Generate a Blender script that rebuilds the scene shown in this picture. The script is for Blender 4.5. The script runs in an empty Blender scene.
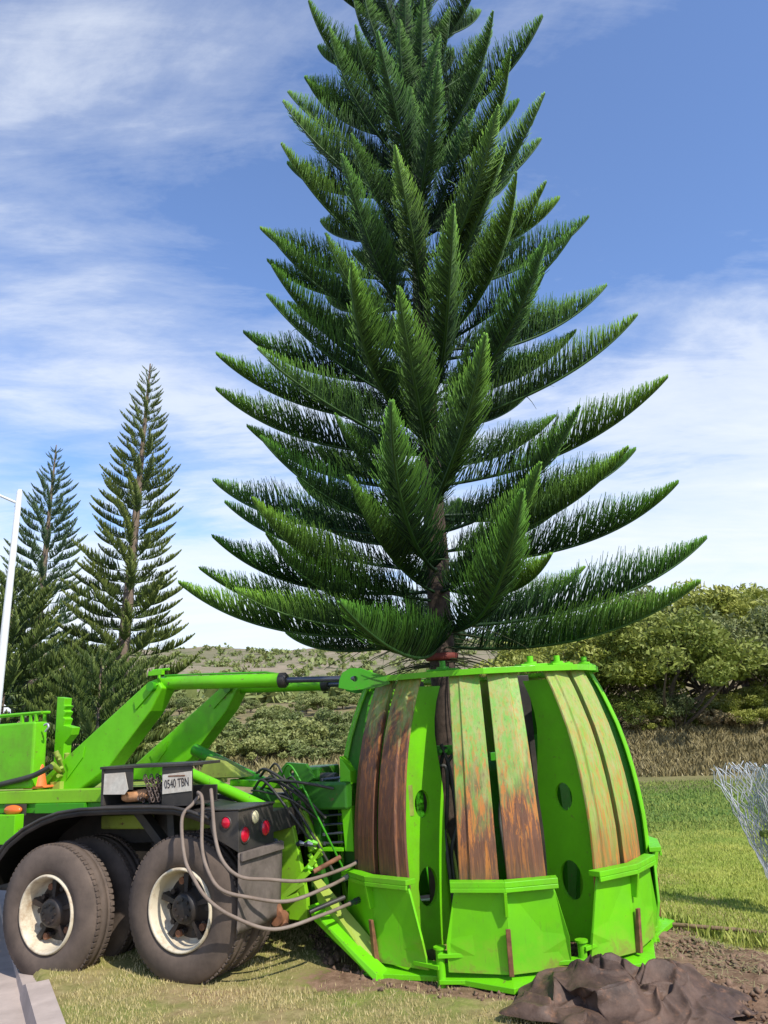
import bpy, bmesh, math, random
import numpy as np
from mathutils import Vector, Matrix, noise
from mathutils.geometry import tessellate_polygon
random.seed(7); rng = np.random.default_rng(7)
scn = bpy.context.scene
COL = scn.collection
R = math.radians; PI = math.pi

# ------------------------------------------------------------------ camera
cam_h = 1.95
cd = bpy.data.cameras.new("camera"); cam = bpy.data.objects.new("camera", cd); COL.objects.link(cam)
cd.sensor_fit = 'VERTICAL'; cd.sensor_height = 36; cd.lens = 770 / 1024 * 36
cd.clip_start = .05; cd.clip_end = 5000
th, ro = R(14.5), R(1.5)
fw = Vector((0, math.cos(th), math.sin(th))); r0 = Vector((1, 0, 0)); u0 = Vector((0, -math.sin(th), math.cos(th)))
up = math.cos(ro) * u0 + math.sin(ro) * r0; rt = math.cos(ro) * r0 - math.sin(ro) * u0
cam.matrix_world = Matrix(((rt.x, up.x, -fw.x, 0), (rt.y, up.y, -fw.y, 0), (rt.z, up.z, -fw.z, cam_h), (0, 0, 0, 1)))
scn.camera = cam

# ------------------------------------------------------------------ materials
class NT:
    def __init__(s, name):
        s.m = bpy.data.materials.new(name); s.m.use_nodes = True
        s.t = s.m.node_tree; s.t.nodes.clear()
        s.out = s.n('ShaderNodeOutputMaterial'); s.b = s.n('ShaderNodeBsdfPrincipled')
        s.l(s.b.outputs[0], s.out.inputs[0])
    def n(s, k, **kw):
        x = s.t.nodes.new(k)
        for a, v in kw.items(): setattr(x, a, v)
        return x
    def l(s, a, b): s.t.links.new(a, b)
    def coord(s, scale=(1, 1, 1), kind='Object'):
        tc = s.n('ShaderNodeTexCoord'); mp = s.n('ShaderNodeMapping'); mp.inputs['Scale'].default_value = scale
        s.l(tc.outputs[kind], mp.inputs[0]); return mp.outputs[0]
    def noise(s, vec, scale, detail=4, rough=.55, dist=0):
        x = s.n('ShaderNodeTexNoise'); x.inputs['Scale'].default_value = scale; x.inputs['Detail'].default_value = detail
        x.inputs['Roughness'].default_value = rough; x.inputs['Distortion'].default_value = dist
        s.l(vec, x.inputs['Vector']); return x.outputs[0]
    def ramp(s, fac, stops, interp='LINEAR'):
        x = s.n('ShaderNodeValToRGB'); e = x.color_ramp.elements; x.color_ramp.interpolation = interp
        while len(e) < len(stops): e.new(.5)
        for i, (p, c) in enumerate(stops):
            e[i].position = p; e[i].color = (c, c, c, 1) if isinstance(c, (int, float)) else (*c, 1)
        s.l(fac, x.inputs[0]); return x.outputs[0]
    def mix(s, fac, a, b, mode='MIX'):
        x = s.n('ShaderNodeMix', data_type='RGBA', blend_type=mode)
        for v, i in ((fac, 0), (a, 6), (b, 7)):
            if hasattr(v, 'links'): s.l(v, x.inputs[i])
            elif i == 0: x.inputs[0].default_value = v
            else: x.inputs[i].default_value = (*v, 1)
        return x.outputs[2]
    def math(s, op, a, b=0.0, clamp=False):
        x = s.n('ShaderNodeMath', operation=op); x.use_clamp = clamp
        for i, v in enumerate((a, b)):
            if hasattr(v, 'links'): s.l(v, x.inputs[i])
            else: x.inputs[i].default_value = v
        return x.outputs[0]
    def bump(s, h, strength=.3, dist=.01):
        x = s.n('ShaderNodeBump'); x.inputs['Strength'].default_value = strength; x.inputs['Distance'].default_value = dist
        s.l(h, x.inputs['Height']); s.l(x.outputs[0], s.b.inputs['Normal'])
    def base(s, v):
        if hasattr(v, 'links'): s.l(v, s.b.inputs['Base Color'])
        else: s.b.inputs['Base Color'].default_value = (*v, 1)
    def rough(s, v):
        if hasattr(v, 'links'): s.l(v, s.b.inputs['Roughness'])
        else: s.b.inputs['Roughness'].default_value = v
    def spec(s, v): s.b.inputs['Specular IOR Level'].default_value = v
    def metal(s, v): s.b.inputs['Metallic'].default_value = v

def paint(name, col, dirt=(.12, .09, .05), amount=.5, rough=.38, low=None):
    m = NT(name); v = m.coord()
    a = m.noise(v, 3.5, 6, .65); b = m.noise(v, 28, 3, .6)
    base = m.mix(m.ramp(a, [(.3, .0), (.75, 1.0)]), col, tuple(c * .8 for c in col))
    d = m.math('MULTIPLY', m.ramp(m.noise(v, 1.7, 8, .7), [(.5, 0.), (.72, 1.)]), amount)
    base = m.mix(d, base, dirt)
    chip = m.ramp(m.noise(v, 17, 5, .75), [(.64, 0.), (.66, 1.)])
    base = m.mix(m.math('MULTIPLY', chip, min(1, amount * 1.7)), base, (.16, .085, .04))
    m.base(base); m.rough(m.ramp(b, [(.3, rough - .08), (.7, rough + .2)])); m.spec(.4)
    m.bump(m.noise(v, 9, 5, .6), .12, .006)
    return m.m

def flat(name, col, rough=.6, var=.25, scale=8, metal=0, spec=.4, bump=.2, bscale=40, dust=None, damt=.5):
    m = NT(name); v = m.coord()
    a = m.noise(v, scale, 6, .62)
    base = m.mix(m.ramp(a, [(.3, 0.), (.7, 1.)]), tuple(c * (1 - var) for c in col), tuple(min(1, c * (1 + var)) for c in col))
    if dust: base = m.mix(m.math('MULTIPLY', m.ramp(m.noise(v, 2.3, 7, .65), [(.4, 0.), (.65, 1.)]), damt), base, dust)
    m.base(base); m.rough(rough); m.metal(metal); m.spec(spec)
    m.bump(m.noise(v, bscale, 4, .6), bump, .005)
    return m.m

M = {}
LIME = (.155, .58, .006)
M['lime'] = paint('lime_paint', LIME, dirt=(.15, .17, .03), amount=.5)
M['limedirty'] = paint('lime_paint_dirty', (.24, .55, .015), dirt=(.20, .15, .06), amount=.55)
M['limepod'] = paint('lime_paint_worn', (.165, .57, .006), dirt=(.17, .12, .035), amount=.3)
M['olive'] = paint('old_yellow_green_paint', (.33, .42, .06), dirt=(.12, .1, .04), amount=.8, rough=.6)
M['deepgreen'] = paint('deep_green_paint', (.05, .32, .008), amount=.5); M['shadegreen'] = paint('shaded_green_paint', (.035, .17, .012), amount=.8)  # second green is darkened: shade on the rear linkage put into the colour
M['black'] = flat('black_steel', (.028, .026, .024), .5, dust=(.13, .105, .08), damt=.45)
M['fender'] = flat('dusty_black_plate', (.022, .02, .019), .5, dust=(.09, .07, .055), damt=.5)
M['rubber'] = None
M['hub'] = flat('hub_black', (.02, .019, .018), .5, dust=(.10, .06, .04), damt=.5)
M['rust'] = flat('rusty_steel', (.2, .085, .04), .8, var=.5, scale=14)
M['rodsteel'] = flat('piston_rod_steel', (.11, .12, .14), .25, metal=.6, var=.15, bump=.05)
M['hose'] = flat('dusty_hose', (.19, .14, .105), .7, var=.2, scale=12, dust=(.32, .26, .21), damt=.6)
M['darkhose'] = flat('dark_hose', (.035, .035, .03), .55, dust=(.12, .11, .08), damt=.4)
M['flap'] = flat('dusty_mud_flap', (.15, .12, .10), .8, var=.35, scale=9, bump=.5, bscale=14, dust=(.075, .06, .05))
M['redlens'] = flat('red_lens', (.55, .008, .03), .15, var=.12, spec=.6, bump=.05)
M['whitelens'] = flat('pale_lens', (.62, .55, .33), .2, var=.15)
M['amber'] = flat('amber_lens', (.75, .16, .03), .2, var=.15)
M['orange'] = flat('orange_plastic', (.85, .19, .05), .5, var=.2)
M['white'] = flat('white_paint', (.74, .74, .72), .5, var=.06)
M['plate'] = flat('licence_plate_white', (.66, .62, .52), .45, var=.15, scale=30, dust=(.35, .16, .08), damt=.35)
M['ink'] = flat('plate_ink', (.04, .03, .03), .5)
M['wire'] = flat('galvanised_wire', (.52, .53, .55), .4, var=.25, metal=.35)
M['chain'] = flat('chain_steel', (.09, .07, .06), .5, var=.4, dust=(.2, .12, .08))
M['redtape'] = flat('red_strap', (.16, .03, .02), .7)
M['stick'] = flat('dry_stick', (.22, .14, .08), .9)
M['kerb'] = flat('kerb_concrete', (.46, .37, .31), .9, var=.12, scale=6, bump=.4, bscale=60, dust=(.3, .24, .2), damt=.4)

m = NT('tyre_rubber'); v = m.coord()
base = m.mix(m.ramp(m.noise(v, 5, 7, .65), [(.3, 0.), (.7, 1.)]), (.085, .064, .050), (.16, .118, .09))
m.base(base); m.rough(.85); m.spec(.25); m.bump(m.noise(v, 60, 3, .6), .25, .004); M['rubber'] = m.m
m = NT('rim_cream'); v = m.coord()
base = m.mix(m.ramp(m.noise(v, 7, 7, .7), [(.47, 0.), (.7, 1.)]), (.66, .57, .41), (.34, .22, .12))
m.base(base); m.rough(.5); M['rim'] = m.m

def rail_mat(name, zr, spread, rustc, paintc, orange=.5):
    """old blade rail: paint above, bare brown steel below, orange flakes between"""
    m = NT(name); tc = m.n('ShaderNodeTexCoord'); sx = m.n('ShaderNodeSeparateXYZ'); m.l(tc.outputs['Object'], sx.inputs[0])
    v = m.coord((4, 4, .6)); v2 = m.coord((18, 18, 1.5))
    n1 = m.noise(v, 2.2, 7, .65, .4)
    z = m.math('ADD', sx.outputs[2], m.math('MULTIPLY', m.math('SUBTRACT', n1, .5), 1.5))
    mr = m.n('ShaderNodeMapRange'); mr.inputs[1].default_value = zr - spread; mr.inputs[2].default_value = zr + spread
    m.l(z, mr.inputs[0]); f = mr.outputs[0]
    n2 = m.noise(v2, 3, 6, .7)
    brown = m.mix(m.ramp(n2, [(.35, 0.), (.65, 1.)]), rustc, tuple(c * 1.55 for c in rustc))
    pnt = m.mix(m.ramp(m.noise(v, 5, 5, .7), [(.38, 0.), (.66, 1.)]), paintc, (.36, .36, .13))
    base = m.mix(m.ramp(f, [(.35, 0.), (.62, 1.)]), brown, pnt)
    band = m.ramp(f, [(.0, .35), (.3, 1.), (.6, .75), (1., .25)])
    fl = m.ramp(m.noise(v2, 2.1, 7, .75, .6), [(.5, 0.), (.57, 1.)])
    base = m.mix(m.math('MULTIPLY', m.math('MULTIPLY', band, fl), orange), base, (.52, .19, .04))
    pal = m.ramp(m.noise(v2, 4.1, 5, .7), [(.6, 0.), (.68, 1.)])
    base = m.mix(m.math('MULTIPLY', pal, .35), base, (.34, .27, .12))
    scr = m.ramp(m.noise(m.coord((40, 40, .8)), 1.6, 4, .7), [(.58, 0.), (.66, 1.)]); base = m.mix(m.math('MULTIPLY', scr, .45), base, (.10, .065, .045))
    m.base(base); m.rough(m.ramp(n2, [(.3, .42), (.7, .75)])); m.spec(.35); m.bump(n2, .35, .006)
    return m.m
RM = {0: rail_mat('rail_front', 1.42, .7, (.13, .06, .034), (.17, .40, .06), .95),
      7: rail_mat('rail_left', 1.95, .6, (.11, .048, .028), (.17, .28, .035), .6),
      1: rail_mat('rail_right', 1.05, 1.1, (.22, .10, .035), (.22, .38, .05), 1.0),
      9: rail_mat('rail_back', .8, .8, (.2, .12, .05), (.26, .5, .04), .6)}

def bucket_mat():
    m = NT('bucket_paint'); v = m.coord(); sx = m.n('ShaderNodeSeparateXYZ'); m.l(v, sx.inputs[0])
    n = m.noise(v, 4.5, 8, .72, .3); n2 = m.noise(m.coord((30, 30, 3)), 1.2, 5, .7)
    base = m.mix(m.ramp(m.noise(v, 2.2, 5, .6), [(.35, 0.), (.7, 1.)]), (.17, .60, .006), (.13, .48, .010))
    z = m.math('ADD', sx.outputs[2], m.math('MULTIPLY', m.math('SUBTRACT', n, .5), 1.0))
    mr = m.n('ShaderNodeMapRange'); mr.inputs[1].default_value = .17; mr.inputs[2].default_value = .02; m.l(z, mr.inputs[0])
    base = m.mix(m.math('MULTIPLY', mr.outputs[0], .9, True), base, (.20, .12, .05))
    mr = m.n('ShaderNodeMapRange'); mr.inputs[1].default_value = .34; mr.inputs[2].default_value = .1; m.l(z, mr.inputs[0])
    base = m.mix(m.math('MULTIPLY', mr.outputs[0], .35, True), base, (.36, .42, .06))
    base = m.mix(m.math('MULTIPLY', m.ramp(n2, [(.6, 0.), (.68, 1.)]), .35), base, (.15, .28, .03))
    base = m.mix(m.ramp(m.noise(v, 24, 4, .75), [(.69, 0.), (.71, .8)]), base, (.14, .07, .035))
    m.base(base); m.rough(m.ramp(n, [(.3, .35), (.7, .6)])); m.spec(.4); m.bump(m.noise(v, 6, 5, .65), .15, .008)
    return m.m
M['bucket'] = bucket_mat()
def leaf_mat(name, a, b, tipc, attr='tone', rough=.55, objvar=.25, trans=0.):
    m = NT(name)
    at = m.n('ShaderNodeAttribute', attribute_name=attr); oi = m.n('ShaderNodeObjectInfo')
    v = m.coord(); nz = m.noise(v, 1.6, 4, .6)
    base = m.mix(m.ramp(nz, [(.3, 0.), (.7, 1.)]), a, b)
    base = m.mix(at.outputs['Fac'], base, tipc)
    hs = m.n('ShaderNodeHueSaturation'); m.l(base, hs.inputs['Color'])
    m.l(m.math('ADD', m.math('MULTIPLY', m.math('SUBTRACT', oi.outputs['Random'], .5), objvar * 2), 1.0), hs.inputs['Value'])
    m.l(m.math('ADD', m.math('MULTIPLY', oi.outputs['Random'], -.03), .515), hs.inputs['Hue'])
    m.l(hs.outputs[0], m.b.inputs['Base Color']); m.rough(rough); m.spec(.3)
    if trans:
        tr = m.n('ShaderNodeBsdfTranslucent'); m.l(hs.outputs[0], tr.inputs[0]); ms = m.n('ShaderNodeMixShader')
        ms.inputs[0].default_value = trans; m.l(m.b.outputs[0], ms.inputs[1]); m.l(tr.outputs[0], ms.inputs[2]); m.l(ms.outputs[0], m.out.inputs[0])
    return m.m
M['needle'] = leaf_mat('pine_needles', (.006, .024, .010), (.013, .045, .013), (.22, .48, .045), objvar=.3)  # yellow-green tips; tone contrast raised to put sun and shade into the colour
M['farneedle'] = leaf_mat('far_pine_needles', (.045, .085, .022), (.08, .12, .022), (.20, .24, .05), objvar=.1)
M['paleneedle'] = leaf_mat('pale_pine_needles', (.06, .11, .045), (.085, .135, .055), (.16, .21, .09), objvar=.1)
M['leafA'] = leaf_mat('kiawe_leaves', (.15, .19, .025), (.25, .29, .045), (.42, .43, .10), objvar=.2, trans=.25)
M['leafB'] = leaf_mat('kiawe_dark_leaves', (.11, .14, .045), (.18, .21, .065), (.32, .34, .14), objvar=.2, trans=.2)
M['scrub'] = leaf_mat('hill_scrub', (.12, .165, .045), (.20, .245, .07), (.33, .34, .12), objvar=.25, trans=.15)
M['dryscrub'] = leaf_mat('dry_scrub', (.18, .13, .065), (.25, .19, .09), (.36, .29, .15), objvar=.2)
M['bark'] = flat('pine_bark', (.065, .045, .032), .9, var=.5, scale=18, bump=.9, bscale=22)
M['farbark'] = flat('sunlit_bark', (.19, .14, .10), .9, var=.3, scale=6)
M['greybark'] = flat('kiawe_bark', (.13, .10, .075), .9, var=.3, scale=6)
M['twig'] = flat('brown_twig', (.05, .06, .025), .8, var=.3)
M['grassblade'] = leaf_mat('grass_blades', (.31, .29, .075), (.50, .40, .17), (.64, .52, .28), objvar=0)
M['lawnblade'] = leaf_mat('lawn_blades', (.19, .27, .035), (.30, .36, .05), (.46, .46, .12), objvar=0)
M['drygrass'] = leaf_mat('dry_bank_grass', (.17, .145, .06), (.27, .22, .09), (.38, .32, .15), objvar=0)

# tarp
m = NT('brown_tarp'); v = m.coord()
base = m.mix(m.ramp(m.noise(v, 3.2, 8, .7), [(.35, 0.), (.68, 1.)]), (.045, .028, .020), (.17, .105, .072))
base = m.mix(m.math('MULTIPLY', m.ramp(m.noise(v, 9, 6, .7), [(.56, 0.), (.66, 1.)]), .55), base, (.26, .13, .07))
m.base(base); m.rough(m.ramp(m.noise(v, 6, 5, .6), [(.3, .45), (.7, .75)])); m.spec(.3); m.bump(m.noise(v, 16, 7, .75, .8), .5, .015); M['tarp'] = m.m

# ------------------------------------------------------------------ mesh helpers
class MB:
    def __init__(s): s.v = []; s.f = []; s.sm = []
    def add(s, vs, fs, smooth=False):
        o = len(s.v); s.v += [tuple(x) for x in vs]; s.f += [tuple(i + o for i in f) for f in fs]; s.sm += [smooth] * len(fs); return s
    def hexa(s, p):   # 8 corners: bottom ring 0-3, top ring 4-7
        return s.add(p, [(3, 2, 1, 0), (4, 5, 6, 7), (0, 1, 5, 4), (1, 2, 6, 5), (2, 3, 7, 6), (3, 0, 4, 7)])
    def box(s, a, b):
        (x0, y0, z0), (x1, y1, z1) = a, b
        return s.hexa([(x0, y0, z0), (x1, y0, z0), (x1, y1, z0), (x0, y1, z0), (x0, y0, z1), (x1, y0, z1), (x1, y1, z1), (x0, y1, z1)])
    def tube(s, pts, r, n=10, caps=True, smooth=True):
        pts = [Vector(p) for p in pts]; N = len(pts); rs = r if isinstance(r, (list, tuple)) else [r] * N
        t0 = (pts[1] - pts[0]).normalized(); a = Vector((0, 0, 1)) if abs(t0.z) < .9 else Vector((1, 0, 0))
        u = t0.cross(a).normalized(); vs = []
        for i, p in enumerate(pts):
            t = (pts[min(i + 1, N - 1)] - pts[max(i - 1, 0)])
            t = t.normalized() if t.length > 1e-9 else t0
            u = (u - t * u.dot(t)).normalized(); w = t.cross(u)
            vs += [p + (u * math.cos(2 * PI * k / n) + w * math.sin(2 * PI * k / n)) * rs[i] for k in range(n)]
        fs = [(i * n + k, i * n + (k + 1) % n, (i + 1) * n + (k + 1) % n, (i + 1) * n + k) for i in range(N - 1) for k in range(n)]
        s.add(vs, fs, smooth)
        if caps: s.add(vs[:n], [tuple(range(n - 1, -1, -1))]); s.add(vs[-n:], [tuple(range(n))])
        return s
    def beam(s, p0, p1, w, h, upv=(0, 0, 1)):
        p0, p1 = Vector(p0), Vector(p1); t = (p1 - p0).normalized(); side = t.cross(Vector(upv)).normalized() * w / 2; u = side.cross(t).normalized() * h / 2
        return s.hexa([p0 - side - u, p1 - side - u, p1 + side - u, p0 + side - u, p0 - side + u, p1 - side + u, p1 + side + u, p0 + side + u])
    def plate(s, outer, holes, fn, th):
        """extruded polygon: fn(a, b, c) maps plane coords and depth c in 0..th to 3D"""
        loops = [list(outer)] + [list(h) for h in holes]
        tri = tessellate_polygon([[Vector((a, b, 0)) for a, b in l] for l in loops]); fl = [p for l in loops for p in l]; n = len(fl)
        vs = [fn(a, b, 0) for a, b in fl] + [fn(a, b, th) for a, b in fl]
        fs = [tuple(t) for t in tri] + [tuple(i + n for i in reversed(t)) for t in tri]; o = 0
        for l in loops:
            k = len(l); fs += [(o + i, o + (i + 1) % k, o + (i + 1) % k + n, o + i + n) for i in range(k)]; o += k
        return s.add(vs, fs)
    def lathe(s, prof, fn, n=48, closed=False, smooth=True):
        vs = [fn(a, r * math.cos(2 * PI * k / n), r * math.sin(2 * PI * k / n)) for a, r in prof for k in range(n)]; L = len(prof)
        fs = [(i * n + k, i * n + (k + 1) % n, ((i + 1) % L) * n + (k + 1) % n, ((i + 1) % L) * n + k) for i in range(L if closed else L - 1) for k in range(n)]
        return s.add(vs, fs, smooth)
    def build(s, name, mat, parent=None, bevel=0, auto=True):
        me = bpy.data.meshes.new(name); me.from_pydata(s.v, [], s.f)
        me.polygons.foreach_set('use_smooth', s.sm)
        bm = bmesh.new(); bm.from_mesh(me); bmesh.ops.recalc_face_normals(bm, faces=bm.faces[:]); bm.to_mesh(me); bm.free()
        o = link(name, me, mat, parent)
        if bevel:
            b = o.modifiers.new('bevel', 'BEVEL'); b.width = bevel; b.segments = 2; b.limit_method = 'ANGLE'; b.angle_limit = R(40)
        return o

def link(name, me, mat, parent=None):
    o = bpy.data.objects.new(name, me); COL.objects.link(o)
    if mat is not None and len(me.materials) == 0: me.materials.append(mat)
    if parent: o.parent = parent
    return o
def empty(name, label, cat, loc=(0, 0, 0), group=None):
    o = bpy.data.objects.new(name, None); COL.objects.link(o); o.location = loc; o.empty_display_size = .1
    return tag(o, label, cat, group)
def tag(o, label, cat, group=None):
    o['label'] = label; o['category'] = cat
    if group: o['group'] = group
    return o
def npmesh(name, V, F, tone=None, smooth=False):
    me = bpy.data.meshes.new(name); nv, nf, k = len(V), len(F), F.shape[1]
    me.vertices.add(nv); me.vertices.foreach_set('co', np.ascontiguousarray(V, dtype=np.float32).ravel())
    me.loops.add(nf * k); me.loops.foreach_set('vertex_index', np.ascontiguousarray(F, dtype=np.int32).ravel())
    me.polygons.add(nf); me.polygons.foreach_set('loop_start', np.arange(nf, dtype=np.int32) * k)
    me.polygons.foreach_set('loop_total', np.full(nf, k, dtype=np.int32))
    if smooth: me.polygons.foreach_set('use_smooth', np.ones(nf, dtype=bool))
    me.update(calc_edges=True)
    if tone is not None:
        a = me.attributes.new('tone', 'FLOAT', 'POINT'); a.data.foreach_set('value', np.ascontiguousarray(tone, dtype=np.float32))
    me.validate(); return me
def smoothpath(pts, n=8):
    P = [Vector(p) for p in pts]; P = [P[0] * 2 - P[1]] + P + [P[-1] * 2 - P[-2]]; out = []
    for i in range(1, len(P) - 2):
        for k in range(n):
            t = k / n; a, b, c, d = P[i - 1:i + 3]
            out.append(.5 * ((2 * b) + (c - a) * t + (2 * a - 5 * b + 4 * c - d) * t * t + (3 * b - a - 3 * c + d) * t ** 3))
    out.append(P[-2]); return out
def circ(cx, cy, rx, ry, n=20): return [(cx + rx * math.cos(2 * PI * i / n), cy + ry * math.sin(2 * PI * i / n)) for i in range(n)]

# ------------------------------------------------------------------ terrain
def sst(a, b, x):
    t = np.clip((x - a) / (b - a), 0, 1); return t * t * (3 - 2 * t)
def kerb_d(x, y):   # signed distance to the kerb line, positive on the road side (left)
    return -((x + 2.2) * .876 + (y - 5.77) * .482)
def soil_mask(x, y):
    a = sst(.15, -.25, y - (7.45 - (x - 2.31) * 1.2)) * sst(1.0, 1.5, x) * sst(9, 6, np.abs(x))
    ring = sst(.35, .02, np.abs(np.hypot(x - .93, y - 7.62) - 1.5)) * .75
    left = .72 * np.exp(-((x + .35) / .55) ** 2 - ((y - 6.5) / .45) ** 2)
    return np.maximum(np.maximum(a, ring), left)
def hgt(x, y):
    h = -.16 * sst(.03, .13, kerb_d(x, y)) 
    h = h + .05 * soil_mask(x, y) * sst(1.2, 2.2, x)
    far = sst(20.6, 24.0, y - .05 * x)
    bank = 1.25 * far * sst(2, 6, x)                                   # dry bank at the right
    slope = 3.2 * sst(28, 95, y) + .9 * far * sst(6, -4, x) * .1
    hill = 41 * sst(90, 620, y + .25 * np.abs(x)) * (.85 + .25 * np.sin(x / 140 + 1.9) + .06 * np.sin(x / 37) + .03 * np.sin(x / 13 + y / 30))
    side = 2 * sst(14, 60, np.abs(x)) * sst(30, 5, y)*0
    return h + bank + slope + hill * sst(80, 300, y) + side
def terrain():
    def grow(a0, lim, st):
        o_ = []; q = a0; d = st
        while q < lim: d *= 1.045; q += d; o_.append(q)
        return o_
    nx_ = np.arange(-3.6, 4.6, .045); x = np.array([-v for v in grow(3.6, 1400, .045)][::-1] + list(nx_) + grow(4.6, 1400, .045))
    ny_ = np.arange(4.3, 8.6, .045); y = np.array([-v for v in grow(-4.3, 400, .045)][::-1] + list(ny_) + grow(8.6, 1400, .045))
    X, Y = np.meshgrid(x, y); Z = hgt(X, Y)
    rough = sst(400, 8, np.hypot(X, Y)) * .008
    ns = np.array([noise.fractal(Vector((a * 1.7, b * 1.7, 0)), 1, 2, 4) for a, b in zip(X.ravel(), Y.ravel())]).reshape(X.shape)
    nf = np.array([noise.fractal(Vector((a * .02, b * .02, 3)), 1, 2, 5) for a, b in zip(X.ravel(), Y.ravel())]).reshape(X.shape)
    sm = soil_mask(X, Y)
    Z = Z + ns * (.012 + .045 * sm) * sst(60, 20, Y) + nf * 2.0 * sst(100, 260, Y)
    inroad = sst(.12, .3, kerb_d(X, Y)); Z = np.where(inroad > 0, Z - .04 * inroad, Z)
    ny, nx = X.shape; idx = np.arange(ny * nx).reshape(ny, nx)
    F = np.stack([idx[:-1, :-1], idx[:-1, 1:], idx[1:, 1:], idx[1:, :-1]], -1).reshape(-1, 4)
    me = npmesh('ground', np.stack([X, Y, Z], -1).reshape(-1, 3), F, sm.ravel(), True)
    b = me.attributes.new('bank', 'FLOAT', 'POINT')
    bank = sst(20.8, 21.6, Y - .05 * X)
    b.data.foreach_set('value', bank.ravel().astype(np.float32))
    o = link('ground', me, None); o['kind'] = 'structure'
    m = NT('ground_mixed'); v = m.coord()
    soil = m.n('ShaderNodeAttribute', attribute_name='tone').outputs['Fac']; bk = m.n('ShaderNodeAttribute', attribute_name='bank').outputs['Fac']
    sep = m.n('ShaderNodeSeparateXYZ'); m.l(v, sep.inputs[0])
    n1 = m.noise(v, .9, 8, .7); n2 = m.noise(v, 9, 6, .7); n3 = m.noise(v, .12, 6, .6)
    dry = m.mix(m.ramp(n2, [(.3, 0.), (.7, 1.)]), (.22, .15, .07), (.44, .32, .17))
    green = m.mix(m.ramp(n2, [(.3, 0.), (.7, 1.)]), (.12, .17, .03), (.22, .26, .05))
    near = m.mix(m.ramp(n1, [(.36, 0.), (.6, 1.)]), green, dry)
    mr = m.n('ShaderNodeMapRange'); mr.inputs[1].default_value = 6.8; mr.inputs[2].default_value = 9.0; m.l(m.math('ADD', sep.outputs[1], m.math('MULTIPLY', n1, .8)), mr.inputs[0])
    lawn = m.mix(m.ramp(m.noise(v, .55, 7, .75), [(.38, 0.), (.62, 1.)]), (.17, .25, .03), (.33, .36, .065))
    lawn2 = m.mix(m.ramp(m.noise(v, 2.4, 8, .8), [(.35, 0.), (.65, 1.)]), (.08, .16, .03), (.17, .24, .06))
    mr2 = m.n('ShaderNodeMapRange'); mr2.inputs[1].default_value = 12; mr2.inputs[2].default_value = 15.5; m.l(m.math('ADD', sep.outputs[1], m.math('MULTIPLY', n1, 1.5)), mr2.inputs[0])
    lawn = m.mix(mr2.outputs[0], lawn, lawn2)
    mr3 = m.n('ShaderNodeMapRange'); mr3.inputs[1].default_value = 18.6; mr3.inputs[2].default_value = 20; m.l(m.math('ADD', sep.outputs[1], m.math('MULTIPLY', n1, 1.5)), mr3.inputs[0])
    lawn = m.mix(m.math('MULTIPLY', mr3.outputs[0], .8), lawn, (.20, .17, .08))
    g = m.mix(mr.outputs[0], near, lawn)
    sc = m.mix(m.ramp(n2, [(.35, 0.), (.65, 1.)]), (.13, .075, .045), (.30, .19, .12))
    g = m.mix(m.ramp(m.math('ADD', soil, m.math('MULTIPLY', m.math('SUBTRACT', n2, .5), .9)), [(.42, 0.), (.58, 1.)]), g, sc)
    bkc = m.mix(m.ramp(n1, [(.38, 0.), (.62, 1.)]), (.13, .115, .05), (.31, .24, .12))
    g = m.mix(bk, g, bkc)
    # far dry hill with scattered scrub
    hillc = m.mix(m.ramp(m.noise(v, .012, 8, .7), [(.38, 0.), (.62, 1.)]), (.20, .18, .10), (.33, .26, .18))
    hillc = m.mix(m.ramp(m.noise(v, .09, 8, .75), [(.52, 0.), (.58, .75)]), hillc, (.13, .14, .06))
    mr4 = m.n('ShaderNodeMapRange'); mr4.inputs[1].default_value = 70; mr4.inputs[2].default_value = 160; m.l(sep.outputs[1], mr4.inputs[0])
    g = m.mix(mr4.outputs[0], g, hillc)
    m.base(g); m.rough(.95); m.spec(.1); m.bump(m.noise(v, 45, 5, .7), .6, .02)
    me.materials.append(m.m)
terrain()

# road surface and kerb at the lower left
d_k = Vector((-.482, .876, 0)); n_k = Vector((-.876, -.482, 0)); K0 = Vector((-2.2, 5.77, 0))
def kp(s, d, z): p = K0 + d_k * s + n_k * d; return (p.x, p.y, z)
def kz(s): return -.10 * float(sst(1.0, 1.35, s)) + .10 * float(sst(4, 6, s))
mb = MB(); ss = [-6, -3, -1.5, -.95, -.94, 0, .3, .55, .8, 1.0, 1.2, 2, 4, 5, 6, 12, 12.01, 25]
for s0, s1 in zip(ss[:-1], ss[1:]):
    mb.hexa([kp(s0, 0, -.25), kp(s1, 0, -.25), kp(s1, .2, -.25), kp(s0, .2, -.25), kp(s0, 0, .012 + kz(s0)), kp(s1, 0, .012 + kz(s1)), kp(s1, .165, .006 + kz(s1)), kp(s0, .165, .006 + kz(s0))])
o = mb.build('kerb', M['kerb'], bevel=0); o['kind'] = 'structure'
mb = MB(); mb.add([kp(-6, .17, -.125), kp(30, .17, -.125), kp(30, .75, -.135), kp(-6, .75, -.135)], [(0, 1, 2, 3)])
o = mb.build('gutter', M['kerb']); o['kind'] = 'structure'
mb = MB(); mb.add([kp(-10, .75, -.139), kp(300, .75, -.139), kp(300, 8, -.1), kp(-10, 8, -.1)], [(0, 1, 2, 3)])
o = mb.build('road', flat('asphalt', (.06, .06, .062), .9, bump=.5, bscale=80)); o['kind'] = 'structure'

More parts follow.
